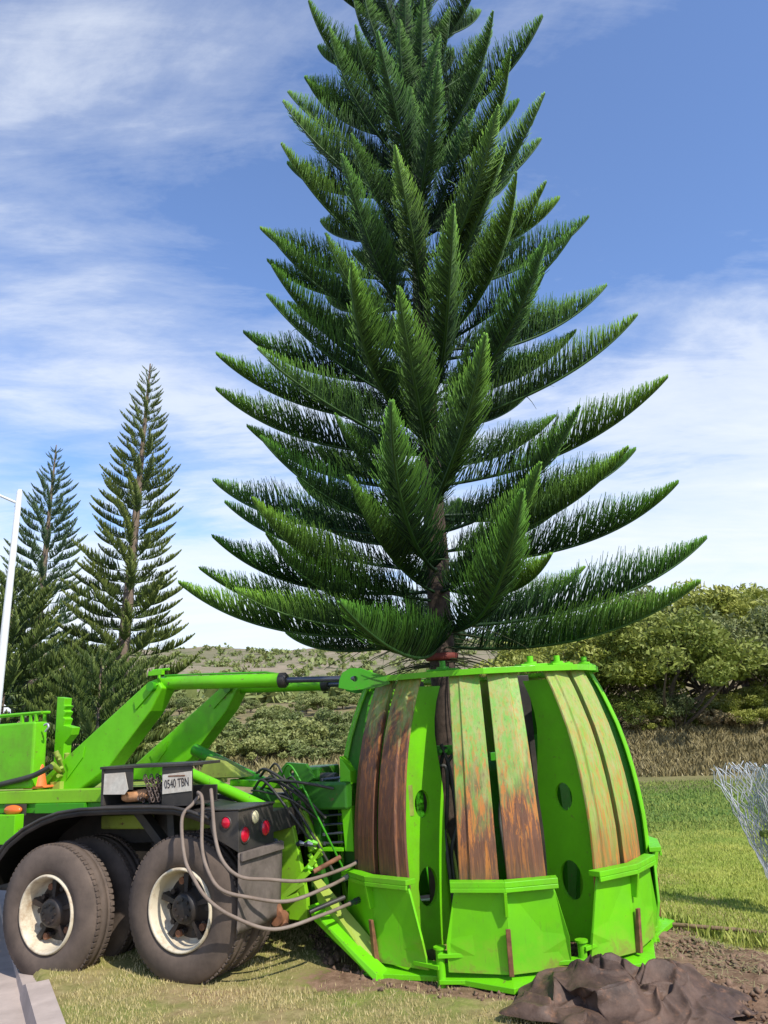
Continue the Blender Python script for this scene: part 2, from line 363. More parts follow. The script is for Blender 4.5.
# ------------------------------------------------------------------ Cook / Norfolk pine branches
def frond(L=2.3, e0=-8, e1=48, n=130, blen=.36, V=42, seed=0, r=.0054, rings=5, sides=3, s0=.1, wob=.04, pexp=1.5, dens=1.0, tb=.45):
    g = np.random.default_rng(seed); m = 60
    s = np.linspace(0, 1, m); e = np.radians(e0 + (e1 - e0) * s ** pexp) 
    dx = np.cos(e); dz = np.sin(e); P = np.zeros((m, 3))
    P[1:, 0] = np.cumsum((dx[1:] + dx[:-1]) / 2) / (m - 1) * L; P[1:, 2] = np.cumsum((dz[1:] + dz[:-1]) / 2) / (m - 1) * L
    P[:, 1] = wob * L * np.sin(s * 3 + g.uniform(0, 6)) * s
    Vs, Fs, Ts = [], [], []; off = 0
    # rachis
    k = 6; rr = .013 * (1 - s) ** .6 * (L / 2.3) + .005; a = np.linspace(0, 2 * PI, k, endpoint=False)
    Nn = np.stack([-np.sin(e), 0 * e, np.cos(e)], -1)
    ring = P[:, None] + rr[:, None, None] * (np.cos(a)[None, :, None] * np.array([0, 1, 0]) + np.sin(a)[None, :, None] * Nn[:, None])
    Vs.append(ring.reshape(-1, 3)); i = np.arange(m - 1)[:, None] * k; j = np.arange(k)[None]
    Fs.append(np.stack([i + j, i + (j + 1) % k, i + k + (j + 1) % k, i + k + j], -1).reshape(-1, 4)); Ts.append(np.full(m * k, 0.) + .15 * np.repeat(s, k)); off += m * k
    # branchlets
    for side in (-1, 1, 0):
        nn = n if side else n // 3
        t = np.clip(s0 + (1 - s0) * (np.arange(nn) + g.uniform(0, 1, nn)) / nn, 0, 1)
        t = t[g.uniform(0, 1, nn) < (.35 + .65 * np.clip((t - s0) / .35, 0, 1)) * dens]; nn = len(t)
        pb = np.stack([np.interp(t, s, P[:, q]) for q in range(3)], -1); eb = np.interp(t, s, e)
        T = np.stack([np.cos(eb), 0 * eb, np.sin(eb)], -1); N = np.stack([-np.sin(eb), 0 * eb, np.cos(eb)], -1); S = np.array([[0, 1., 0]]) * side
        vv = np.radians(V + g.normal(0, 9, nn))[:, None] if side else np.radians(90 + g.normal(0, 8, nn))[:, None]
        S = S if side else np.array([[0, 1., 0]])
        out = S * np.cos(vv) + N * np.sin(vv)
        tip = (np.clip(t, 0, 1) ** 3)[:, None]
        d0 = T * (.35 + .45 * tip + g.normal(0, .06, (nn, 1))) + out
        d1 = T * (.75 + .9 * tip + g.normal(0, .1, (nn, 1))) + N * (.75 + g.normal(0, .08, (nn, 1))) + out * .55 + g.normal(0, .06, (nn, 3))
        d0 /= np.linalg.norm(d0, axis=1)[:, None]; d1 /= np.linalg.norm(d1, axis=1)[:, None]
        ln = blen * (np.clip((1 - t) / tb, 0, 1) ** .9 * .92 + .08) * (.55 + .45 * np.clip(t / .45, 0, 1)) * g.uniform(.8, 1.1, nn) * np.where(g.uniform(0, 1, nn) < .08, g.uniform(.4, .8, nn), 1)
        curl = (g.normal(0, .16, (nn, 3)) + np.where(g.uniform(0, 1, (nn, 1)) < .05, g.normal(0, .6, (nn, 3)), 0)) * (1 - .7 * tip)
        d1 = d1 + curl; d1 /= np.linalg.norm(d1, axis=1)[:, None]
        ln = ln[:, None]
        q = np.linspace(0, 1, rings); C = pb[:, None] + d0[:, None] * ln[:, None] * (q * (1 - q * .5))[None, :, None] + d1[:, None] * ln[:, None] * (q * q * .5)[None, :, None]
        rad = r * np.array([1 - .62 * x ** 2 for x in q]); A = np.cross(d0, g.normal(0, 1, (nn, 3))); A /= np.linalg.norm(A, axis=1)[:, None]; B = np.cross(d0, A)
        if sides == 2:
            aa = [0, PI]
        else: aa = [2 * PI * x / sides for x in range(sides)]
        W = np.stack([A * math.cos(x) + B * math.sin(x) for x in aa], 1)
        VV = C[:, :, None] + rad[None, :, None, None] * W[:, None]
        Vs.append(VV.reshape(-1, 3)); K = len(aa)
        b = (np.arange(nn) * rings * K)[:, None, None] + off; i = (np.arange(rings - 1) * K)[None, :, None]
        j = np.arange(K if K > 2 else 1)[None, None]
        Fs.append(np.stack([b + i + j, b + i + (j + 1) % K, b + i + K + (j + 1) % K, b + i + K + j], -1).reshape(-1, 4)); off += nn * rings * K
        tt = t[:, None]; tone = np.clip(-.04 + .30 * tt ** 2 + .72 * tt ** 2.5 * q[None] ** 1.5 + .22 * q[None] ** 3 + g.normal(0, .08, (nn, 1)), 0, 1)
        Ts.append(np.repeat(tone.reshape(-1), K))
    V_, F_, T_ = np.concatenate(Vs), np.concatenate(Fs), np.concatenate(Ts)
    return V_, F_, T_, P[-1].copy()

def place_mat(att, tip, chord, roll=0):
    """matrix taking the frond's chord to att->tip"""
    att, tip = Vector(att), Vector(tip); d = tip - att; az = math.atan2(d.y, d.x); el = math.atan2(d.z, math.hypot(d.x, d.y))
    c = Vector(chord); cel = math.atan2(c.z, math.hypot(c.x, c.y)); caz = math.atan2(c.y, c.x); sc = d.length / c.length
    return Matrix.Translation(att) @ Matrix.Rotation(az, 4, 'Z') @ Matrix.Rotation(-(el - cel), 4, 'Y') @ Matrix.Rotation(-caz, 4, 'Z') @ Matrix.Rotation(roll, 4, 'X') @ Matrix.Scale(sc, 4)

SETS = []
for cls, kw in enumerate((dict(L=2.5, e0=-3, e1=40, n=270, blen=.42, pexp=1.7), dict(L=2.3, e0=6, e1=47, n=250, blen=.41, pexp=1.5), dict(L=1.9, e0=18, e1=66, n=220, blen=.38, pexp=1.3), dict(L=2.2, e0=4, e1=60, n=280, blen=.325, pexp=1.3))):
    for sd in range(4):
        V_, F_, T_, tip = frond(seed=cls * 10 + sd, V=(45 if cls < 3 else 40) + 6 * (sd % 2), tb=(.40 if cls < 3 else .34), **kw)
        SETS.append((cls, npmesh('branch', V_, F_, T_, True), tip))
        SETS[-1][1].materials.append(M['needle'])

AX0, AX1 = Vector((.576, 7.85, .232)), Vector((.425, 7.85, 10.694))
def axp(z): return AX0 + (AX1 - AX0) * ((z - AX0.z) / (AX1.z - AX0.z))
pine = empty('pine_tree', 'towering dark green pine with upturned feathery branches, its trunk gripped inside the green digging cage', 'tree', (.579, 7.85, 0))
INV = Matrix.Translation((-.579, -7.85, 0))
TIPS = [(-98, 3.33, 2.78), (-102, 4.59, 2.55), (-112, 3.95, 2.67), (-98, 5.54, 2.38), (-98, 5.93, 2.31), (-110, 3.61, 2.73), (-58, 3.07, 2.14), (-50, 3.75, 2.22), (-54, 3.49, 2.01), (-28, 3.83, 1.96), (-10, 2.72, 2.89), (-12, 4.1, 2.72), (-108, 7.81, 1.98), (-116, 7.53, 2.03), (-110, 8.97, 1.77), (-110, 10.27, 1.54), (-54, 8.51, 1.63), (-116, 10.93, 1.42), (-52, 4.4, 2.04), (-110, 6.43, 2.23), (-50, 5.4, 1.98), (-26, 5.57, 2.31), (-12, 5.31, 2.21), (-8, 7.09, 1.73), (-24, 6.95, 1.94), (-138, 10.26, 1.54), (-138, 7.48, 1.98), (-140, 4.94, 2.49), (-42, 9.13, 1.43), (-10, 8.26, 1.9), (84, 3.56, 2.74), (62, 2.97, 2.5), (94, 4.25, 2.61), (104, 4.81, 2.51), (78, 5.15, 2.45), (70, 5.83, 2.26), (88, 6.7, 2.18), (90, 7.53, 2.03), (32, 4.51, 1.95), (16, 3.85, 2.12), (8, 3.44, 2.59), (32, 6.72, 1.98), (40, 7.88, 1.91), (36, 8.31, 1.83), (72, 9.82, 1.67), (2, 4.77, 2.45), (8, 6.07, 2.22), (24, 7.19, 1.78), (22, 5.88, 2.18), (112, 8.16, 1.92), (112, 6.85, 2.15), (118, 3.16, 2.81), (24, 3.11, 2.06), (34, 8.98, 1.61), (120, 4.77, 2.52), (176, 6.04, 2.29), (130, 6.49, 2.21), (12, 7.35, 2.0), (0, 8.0, 1.77)]
def rad_at(z): return max(.15, 2.8 - (z - 3.2) * .178) if z < 11 else max(.12, 1.41 - (z - 11) * .31)
br = [(a, z, r) for a, z, r in TIPS]
zz = 2.95; wi = 0
while zz < 15.2:                                       # the rest of the whorls
    for k in range(6):
        az = (wi * 37 + k * 60 + random.uniform(-12, 12) + 180) % 360 - 180; z = zz + random.uniform(-.08, .08)
        if any(abs((az - a + 180) % 360 - 180) < 20 and abs(z - b) < .30 for a, b, _ in br): continue
        camside = abs(az) < 58; lowfront = camside and z < 4.7            # the camera side is set by the branches seen there
        if lowfront: continue
        r = rad_at(z) * random.uniform(.82, .96)
        if 60 < abs(az) < 130: r *= .88
        if camside: r *= random.uniform(.55, .82); z = max(z - .2 - .1 * random.random(), 3.5)
        br.append((az, z, r))
    zz += .30; wi += 1
br.sort(key=lambda b: -b[2])
extra = MB()
ui = 0
stuff_V, stuff_F, stuff_T, so = [], [], [], 0
for i, (az, z, r) in enumerate(br):
    ax = axp(z); tip = Vector((ax.x + r * math.sin(R(az)), ax.y - r * math.cos(R(az)), z))
    rise = (.78 + (z - 3.3) * .07) if z < 11 else .62 * r + .35
    if abs(az) < 60: rise *= .9
    za = max(2.55 + .25 * random.random(), z - rise) if z < 4.2 else z - rise
    if z < 3.2 and abs(az) < 45: za = max(za, z + .06)
    att = axp(za)
    cls = 0 if z < 5 else 1 if z < 8 else 2
    if abs(az) < 50 and r > .75 * rad_at(z): cls = 3
    _, me, ct = SETS[cls * 4 + (i * 7) % 4]
    mt = INV @ place_mat(att, tip, ct, random.uniform(-.3, .3))
    if i < 100:
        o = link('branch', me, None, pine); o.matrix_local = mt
    else:
        n = len(me.vertices); co = np.empty(n * 3, np.float32); me.vertices.foreach_get('co', co); co = co.reshape(-1, 3)
        A = np.array(mt); stuff_V.append(co @ A[:3, :3].T + A[:3, 3])
        f = np.empty(len(me.loops), np.int32); me.loops.foreach_get('vertex_index', f); stuff_F.append(f.reshape(-1, 4) + so); so += n
        t = np.empty(n, np.float32); me.attributes['tone'].data.foreach_get('value', t); stuff_T.append(t)
if stuff_V:
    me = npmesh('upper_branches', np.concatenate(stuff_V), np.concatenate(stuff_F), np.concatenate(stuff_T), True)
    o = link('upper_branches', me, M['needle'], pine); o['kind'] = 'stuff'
print('branches', len(br))
mb = MB(); zs = np.linspace(0, 15.6, 60)
mb.tube([INV @ (axp(z) + Vector((noise.noise(Vector((z, 0, 0))) * .015, 0, 0))) for z in zs], [max(.012, .145 * (1 - z / 15.9) ** .8) * (1 + .05 * math.sin(z * 17)) for z in zs], 14)
for wz in np.arange(2.5, 12, .34): mb.tube([INV @ axp(wz - .04), INV @ axp(wz), INV @ axp(wz + .04)], [.09 * (1 - wz / 16), .155 * (1 - wz / 16), .09 * (1 - wz / 16)], 12)
mb.build('trunk', M['bark'], pine)
# dry bare twigs hanging below the lowest whorl
mb = MB()
for k in range(46):
    a = random.uniform(0, 2 * PI); z = random.uniform(2.35, 2.75); l = random.uniform(.5, 1.25); p = axp(z); pts = []
    for q in range(7):
        t = q / 6; pts.append(INV @ Vector((p.x + math.cos(a + .25 * t) * l * t, p.y + math.sin(a + .25 * t) * l * t, z + .12 * t - .42 * t * t * l)))
    mb.tube(pts, [.008 * (1 - q / 8) for q in range(7)], 4)
mb.build('dry_twigs', M['twig'], pine)
mb = MB(); p = INV @ axp(2.46); mb.lathe([(-.035, .15), (-.03, .162), (.03, .165), (.035, .15)], lambda a, b, c: (p.x + b, p.y + c, p.z + a + .02 * b), 20)
mb.build('trunk_strap', M['redtape'], pine)

# ------------------------------------------------------------------ tree spade cage
pod = empty('tree_spade', 'huge barrel-shaped green digging cage with curved rusty blade rails standing around the pine trunk', 'tree spade', (.915, 7.58, 0))
pod.rotation_euler = (0, R(-1.7), 0); pod.scale = (.965, .965, .975); PH0 = -3.5
PROF = [(2.30, 1.09), (2.15, 1.165), (2.0, 1.225), (1.8, 1.295), (1.6, 1.345), (1.4, 1.38), (1.2, 1.405), (1.0, 1.42), (.8, 1.42), (.6, 1.41), (.4, 1.385), (.2, 1.35)]
def RZ(z): return float(np.interp(z, [p[0] for p in PROF][::-1], [p[1] for p in PROF][::-1]))
def frame(phi): 
    f = R(phi); return Vector((math.sin(f), -math.cos(f), 0)), Vector((math.cos(f), math.sin(f), 0))
def rail(phi, sg, mat, drop=0):
    d, t = frame(phi); mb = MB(); zs = np.linspace(.3, 2.29, 26); sec_n = None; vs = []
    for z in zs:
        k = (z - .3) / 2; o_ = .345 - .055 * k; i_ = .03 + .004 * k; fc = o_ - .085; r = RZ(z)
        sec = [(i_, 0), (fc, 0), (fc + .012, -.02), (o_, -.035), (o_ + .004, -.055), (o_ - .01, -.06), (fc, -.05), (i_, -.05)]
        vs += [d * (r + b) + t * (a * sg) + Vector((0, 0, z)) for a, b in sec]
    n = 8; mb.add(vs, [(i * n + k, i * n + (k + 1) % n, (i + 1) * n + (k + 1) % n, (i + 1) * n + k) for i in range(len(zs) - 1) for k in range(n)] + [tuple(range(n)), tuple(range(len(vs) - n, len(vs)))])
    return mb.build('blade_rail', mat, pod, bevel=.004)
def web(phi, sg, mat):
    d, t = frame(phi); mb = MB(); zs = np.linspace(2.22, .16, 16)
    outer = [(RZ(z) - .055, z) for z in zs]; inner = [(RZ(z) - .055 - (.30 + .22 * float(sst(2.1, 1.2, z))), z) for z in zs[::-1]]
    holes = [circ(1.09, 1.26, .085, .11), circ(1.08, .62, .11, .15)]
    return mb.plate(outer + inner, holes, lambda a, b, c: tuple(d * a + t * (sg * (.22 + c)) + Vector((0, 0, b))), .028).build('web_plate', mat, pod)
def bucket(phi):
    d, t = frame(phi); mb = MB(); zb, zt = .10, .72
    R0 = 1.43; top = .36; bot = .465; rz = .075
    def pan(sg):
        pts = [(0, R0 + rz - .05, zb), (bot * sg, R0 - .09, zb), (bot * 1.0 * sg, R0 - .035, zb + .22), ((top + .03) * sg, R0 - .01, zt - .08), (top * sg, R0 - .005, zt), (0, R0 + rz - .02, zt)]
        P = [d * r + t * a + Vector((0, 0, z)) for a, r, z in pts]; Q = [p - d * .022 for p in P]; n = len(P)
        mb.add(P + Q, [tuple(range(n)), tuple(range(2 * n - 1, n - 1, -1))] + [(i, (i + 1) % n, (i + 1) % n + n, i + n) for i in range(n)])
    pan(-1); pan(1); b = mb.build('bucket', M['bucket'], pod, bevel=.004)
    mf = MB()
    for sg in (-1, 1):
        e = top + .05
        P = [d * (R0 + rz - .05) , d * (R0 + rz + .05), d * (R0 + .045) + t * (e * sg), d * (R0 - .06) + t * (e * sg)]
        lo = [p + Vector((0, 0, zt - .012)) for p in P]; hi = [p + Vector((0, 0, zt + .028)) for p in P]; mf.hexa(lo + hi)
        P = [d * (R0 + rz + .032), d * (R0 + rz + .052), d * (R0 + .047) + t * (e * sg), d * (R0 + .027) + t * (e * sg)]
        mf.hexa([p + Vector((0, 0, zt - .045)) for p in P] + [p + Vector((0, 0, zt - .013)) for p in P])
    mf.build('flange', M['lime'], b, bevel=.004)
    mg = MB(); mg.hexa([d * (R0 + rz - .06) + t * -.018 + Vector((0, 0, zb)), d * (R0 + rz - .01) + t * -.018 + Vector((0, 0, zb)), d * (R0 + rz - .01) + t * .018 + Vector((0, 0, zb)), d * (R0 + rz - .06) + t * .018 + Vector((0, 0, zb)),
        d * (R0 + rz - .01) + t * -.018 + Vector((0, 0, .42)), d * (R0 + rz + .015) + t * -.018 + Vector((0, 0, .42)), d * (R0 + rz + .015) + t * .018 + Vector((0, 0, .42)), d * (R0 + rz - .01) + t * .018 + Vector((0, 0, .42))])
    mg.build('ridge_bar', M['rust'], b, bevel=.003)
    mg = MB(); mg.hexa([d * (R0 + rz - .03) + t * -.012 + Vector((0, 0, .5)), d * (R0 + rz + .012) + t * -.012 + Vector((0, 0, .5)), d * (R0 + rz + .012) + t * .012 + Vector((0, 0, .5)), d * (R0 + rz - .03) + t * .012 + Vector((0, 0, .5)),
        d * (R0 + rz - .03) + t * -.012 + Vector((0, 0, zt - .013)), d * (R0 + rz + .05) + t * -.012 + Vector((0, 0, zt - .046)), d * (R0 + rz + .05) + t * .012 + Vector((0, 0, zt - .046)), d * (R0 + rz - .03) + t * .012 + Vector((0, 0, zt - .013))])
    mg.build('gusset', M['limepod'], b, bevel=.003)
    # caked dirt at the foot of the bucket
    return b
for k in range(8):
    phi = PH0 + 45 * k
    mat = RM.get(k, RM[9]) if k in (0, 1, 7) else (M['limepod'] if k in (6, 2) else RM[9])
    for sg in (-1, 1):
        rail(phi, sg, mat)
        if not (k == 0): web(phi, sg, M['limepod'] if k in (1, 7) else M['deepgreen'])  # back webs darker to put the cage's interior shade into the paint
    if k != 6: bucket(phi)
# inner curved blades seen between the rails
for phi, w, z0, z1 in ((184, .5, .2, 1.5), (229, .45, .2, 1.7), (139, .45, .2, 1.7)):
    d, t = frame(phi); mb = MB(); vs = []; n = 9; zs = np.linspace(z0, z1, 8)
    for z in zs:
        for j in range(n):
            a = (j / (n - 1) - .5) * 2; vs.append(d * (RZ(z) - .3 - .05 * a * a) + t * a * w + Vector((0, 0, z)))
    mb.add(vs, [(i * n + j, i * n + j + 1, (i + 1) * n + j + 1, (i + 1) * n + j) for i in range(7) for j in range(n - 1)], True)
    o = mb.build('digging_blade', M['deepgreen'], pod); s_ = o.modifiers.new('solid', 'SOLIDIFY'); s_.thickness = .02
# top ring
mb = MB(); poly = [(frame(PH0 + 45 * k + q)[0], 1.16 if q else 1.18) for k in range(8) for q in (0, 22.5)]
def ring(mb, pts, rin, z0, z1):
    n = len(pts)
    for i in range(n):
        (a, ra), (b, rb) = pts[i], pts[(i + 1) % n]
        lo = [a * (ra - rin), a * ra, b * rb, b * (rb - rin)]
        mb.hexa([p + Vector((0, 0, z0)) for p in lo] + [p + Vector((0, 0, z1)) for p in lo])
def ringloop(mb, pts, prof):
    n = len(pts); L = len(prof); vs = [a * (ra + dr) + Vector((0, 0, z)) for a, ra in pts for dr, z in prof]
    mb.add(vs, [(i * L + j, i * L + (j + 1) % L, ((i + 1) % n) * L + (j + 1) % L, ((i + 1) % n) * L + j) for i in range(n) for j in range(L)])
ringloop(mb, poly, [(-.14, 2.30), (.0, 2.30), (.0, 2.285), (.02, 2.285), (.02, 2.335), (-.14, 2.335)])
tr = mb.build('top_ring', M['lime'], pod, bevel=.003)
for ph in (-22, 20, 36, 66, 110, 200, 280):
    d, t = frame(ph); mb = MB(); c0 = d * 1.07
    mb.tube([c0 + Vector((0, 0, 2.33)), c0 + Vector((0, 0, 2.37))], .055, 12); mb.tube([c0 + Vector((0, 0, 2.365)), c0 + Vector((0, 0, 2.42))], .028, 10)
    mb.hexa([c0 + d * a + t * b + Vector((0, 0, z)) for z in (2.336, 2.352) for a, b in ((-.06, -.13), (.07, -.13), (.07, .13), (-.06, .13))])
    mb.build('pin_boss', M['deepgreen'] if ph < 0 else M['lime'], tr, bevel=.003)
# base ring
pts = [(frame(PH0 + 45 * k + q)[0], 1.38 if q else 1.61) for k in range(8) for q in (0, 22.5)]
mb = MB(); ringloop(mb, pts, [(-.24, .085), (.0, .06), (.0, .02), (-.03, .02), (-.03, .045), (-.24, .045)]); brg = mb.build('base_ring', M['lime'], pod, bevel=.004)
def hinge(phi, r):
    d, t = frame(phi); c0 = d * r; mb = MB()
    mb.tube([c0 + Vector((0, 0, .0)), c0 + Vector((0, 0, .26))], .034, 12); h = mb.build('hinge', M['lime'], brg, bevel=.002)
    for z, s1, s2 in ((.03, 1, .26), (.125, -1, .24), (.205, 1, .2)):
        mb = MB(); P = [c0 + d * .055, c0 - d * .05, c0 - d * .09 + t * s2 * s1, c0 - d * .02 + t * s2 * s1]
        mb.hexa([p + Vector((0, 0, z)) for p in P] + [p + Vector((0, 0, z + .03)) for p in P]); mb.build('hinge_leaf', M['lime'], h, bevel=.003)
    mb = MB(); mb.tube([c0 + Vector((0, 0, .26)), c0 + Vector((0, 0, .275))], .05, 12); mb.build('hinge_pin', M['lime'], h)
hinge(-25, 1.42); hinge(20, 1.41); hinge(64, 1.38)
# base ring arm running to the truck on the left
mb = MB(); mb.hexa([(-1.16, -1.0, .06), (-1.54, -.66, .30), (-1.50, -.56, .30), (-1.06, -.94, .06), (-1.17, -1.01, .14), (-1.62, -.66, .66), (-1.56, -.55, .66), (-1.07, -.95, .2)])
mb.build('ring_arm', M['olive'], pod, bevel=.004)
mb = MB(); mb.hexa([(-1.10, -1.19, .02), (-1.62, -.80, .40), (-1.54, -.68, .40), (-1.00, -1.06, .02), (-1.10, -1.17, .08), (-1.66, -.78, .50), (-1.58, -.66, .50), (-1.02, -1.04, .08)])
mb.build('ring_arm', M['lime'], pod, bevel=.004)
# hydraulic hoses hanging inside the cage
for k, (x0, y0, x1, y1) in enumerate(((-.50, -.62, -.52, -.7), (-.44, -.66, -.36, -.6), (-.40, -.6, -.46, -.75), (-.55, -.55, -.4, -.62), (-.34, -.64, -.42, -.66), (.1, -.6, .04, -.7), (.14, -.62, .16, -.6), (-.47, -.7, -.50, -.6))):
    pts = [(x0, y0, 1.75 - .03 * k), (x0 + .06 * (1 if k % 2 else -1), y0, 1.5), ((x0 + x1) / 2 + .05 * math.sin(k * 2), y0, 1.15), (x1, y1, .8), (x1 + .03, y1, .35)]
    MB().tube(smoothpath(pts), .016, 8).build('hydraulic_hose', M['darkhose'] if k % 3 else M['olive'], pod)
mb = MB(); mb.box((.0, -.6, 1.55), (.22, -.5, 1.62)); mb.build('valve_block', M['deepgreen'], pod, bevel=.004); mb = MB(); mb.box((-.58, -.6, 1.62), (-.30, -.5, 1.70))
for i in range(6): mb.tube([(-.55 + .05 * i, -.62, 1.66), (-.55 + .05 * i, -.68, 1.66)], .016, 8)
mb.build('valve_block', M['deepgreen'], pod, bevel=.004)
# dark posts added inside the cage, standing in for its interior shade
for x, y, w in ((-.58, -.34, .07), (.37, -.46, .13), (-.2, .95, .12)):
    MB().box((x - w / 2, y, .25), (x + w / 2, y + w, 2.28)).build('inner_shade_post', flat('shaded_steel', (.10, .075, .055), .7, dust=(.12, .16, .04)) if x < -.5 else M['black'], pod, bevel=.005)
# oval gauge cylinder behind the web hole
MB().tube([(-.78, -.95, 1.18), (-.78, -.95, 1.42)], .06, 14).build('cylinder_end', M['olive'], pod)
# upper left ear where the truck cylinders pull
mb = MB(); ear = [(-1.28, .02), (-1.22, .09), (-1.1, .12), (-.98, .10), (-.86, .03), (-.84, -.04), (-1.0, -.06), (-1.2, -.06)]
ear = [(-1.32, .02), (-1.29, .08), (-1.22, .115), (-1.12, .11), (-1.0, .06), (-.9, .03), (-.86, -.04), (-1.0, -.07), (-1.22, -.08), (-1.33, -.05)]
for yy in (-.80, .35): MB().plate(ear, [circ(-1.18, .02, .025, .025, 12)], lambda a, b, c: (a, yy + c, 2.30 + b), .03).build('lifting_ear', M['deepgreen'], pod, bevel=.003)  # darker green puts the tree's shade into the ear colour

# ------------------------------------------------------------------ truck (local x runs to the rear, y away from the camera)
truck = empty('truck', 'lime green tandem-axle tree spade truck with twin lifting booms and dusty dual wheels', 'truck', (-1.62, 6.47, 0))
truck.rotation_euler = (Matrix.Rotation(-R(25), 3, 'Z') @ Matrix.Rotation(-R(2.2), 3, 'Y')).to_euler()
def wheel(x, y, face=1, z=.505):
    fn = lambda a, b, c: (x + b, y + a * face, z + c)
    w = MB()
    R1 = .535
    tyre = [(.03, .305), (.012, .33), (.0, .37), (.0, .42), (.012, .465), (.03, .515), (.045, .525), (.075, R1), (.09, R1), (.095, R1 - .012), (.108, R1 - .012), (.112, R1), (.165, R1), (.17, R1 - .012), (.182, R1 - .012), (.187, R1), (.21, R1), (.24, .525), (.255, .50), (.27, .43), (.265, .36), (.24, .305)]
    root = bpy.data.objects.new('wheel', None); COL.objects.link(root); root.parent = truck
    w.lathe(tyre, fn, 72, closed=True)
    for i in range(72):                                    # tread blocks on the shoulders
        a = 2 * PI * i / 72; a2 = a + .055
        for y0, y1 in ((.05, .088), (.19, .232)):
            P = [(q, rr * math.cos(b), rr * math.sin(b)) for rr in (R1 - .012, R1 + .006) for q, b in ((y0, a), (y1, a), (y1, a2), (y0, a2))]
            w.hexa([fn(*p) for p in P])
    w.build('tyre', M['rubber'], root)
    rim = [(.028, .306), (.006, .30), (.004, .288), (.02, .28), (.05, .272), (.10, .262), (.165, .255), (.172, .20), (.172, .09), (.26, .09), (.26, .30)]
    MB().lathe(rim, fn, 56).build('rim', M['rim'], root)
    h = MB(); h.lathe([(.172, .245), (.165, .215), (.16, .15), (.10, .12), (.055, .105), (.05, .085), (.045, .0)], fn, 32)
    for i in range(10):
        a = 2 * PI * i / 10; cx, cz = .185 * math.cos(a), .185 * math.sin(a); h.tube([fn(.165, cx, cz), fn(.115, cx, cz)], .022, 6)
    for i in range(8):
        a = 2 * PI * i / 8; cx, cz = .07 * math.cos(a), .07 * math.sin(a); h.tube([fn(.05, cx, cz), fn(.035, cx, cz)], .012, 6)
    for i in range(5):
        a = 2 * PI * i / 5 + .3; c0, c1 = .115, .25
        h.hexa([fn(q, rr * math.cos(a + b), rr * math.sin(a + b)) for q in (.09, .165) for rr, b in ((c0, -.12), (c1, -.10), (c1, .10), (c0, .12))])
    h.build('hub', M['hub'], root)
    for i in (1, 3, 4):
        a = 2 * PI * i / 5 + .55; h = MB(); h.tube([fn(.14, .2 * math.cos(a), .2 * math.sin(a)), fn(.095, .2 * math.cos(a), .2 * math.sin(a))], .028, 8); h.build('hub_lug', M['rust'], root)
    return root
for x, zc, yo in ((-.03, .505, 0), (-1.345, .445, -.09)):
    wheel(x, yo, 1, zc); wheel(x, .60, -1, zc); wheel(x, 1.90, 1, zc); wheel(x, 2.5, -1, zc)
    MB().tube([(x, .2, zc), (x, 2.3, zc)], .07, 12).build('axle', M['black'], truck)
    MB().tube([(x, 1.25, zc)] + [(x + .01, 1.25, zc)], .2, 16).build('differential', M['black'], truck)
# chassis
for y in (.85, 1.65):
    MB().box((-5.2, y, .93), (.55, y + .09, 1.20)).build('chassis_rail', M['black'], truck, bevel=.005)
MB().box((-4.2, .22, 1.285), (-.86, .36, 1.395)).build('deck_beam', M['limedirty'], truck, bevel=.006)
mb = MB(); mb.box((-4.2, .24, 1.20), (-.9, .34, 1.283)); mb.box((-1.85, .2, 1.20), (-1.25, .24, 1.283)); mb.build('deck_beam', M['deepgreen'], truck, bevel=.004)
MB().box((-4.2, .37, 1.30), (-1.0, 1.95, 1.35)).build('deck', M['olive'], truck, bevel=.004)
MB().box((-2.32, .1, .95), (-1.98, .2, 1.2)).build('deck_bracket', M['lime'], truck, bevel=.004)
mb = MB(); mb.lathe([(0, .0), (0, .055), (.02, .06), (.045, .045), (.045, 0)], lambda a, b, c: (-2.11 + b * 1.9, .2 - a, 1.235 + c * .75), 24); mb.build('marker_lamp', M['amber'], truck)
mb = MB(); mb.box((-2.24, .2, 1.185), (-1.98, .222, 1.283)); mb.build('lamp_bracket', M['black'], truck)
# cross member and suspension seen over the wheels
MB().box((-.45, .45, 1.02), (.12, .52, 1.17)).build('suspension_arm', M['olive'], truck, bevel=.02)
MB().box((-1.3, .45, 1.03), (-.72, .52, 1.15)).build('suspension_arm', M['olive'], truck, bevel=.02)
mb = MB(); mb.beam((-.62, .2, 1.22), (-.30, .25, .86), .07, .10, (0, 1, 0)); mb.beam((-.30, .25, 1.22), (-.27, .25, .9), .07, .09, (0, 1, 0)); mb.build('fender_strut', M['black'], truck, bevel=.005)
mb = MB(); mb.hexa([(-.70, .62, .2), (-.62, .62, .2), (-.62, 1.2, .2), (-.70, 1.2, .2), (-.86, .62, .9), (-.48, .62, .9), (-.48, 1.2, .9), (-.86, 1.2, .9)]); mb.build('equaliser_beam', M['black'], truck, bevel=.01)
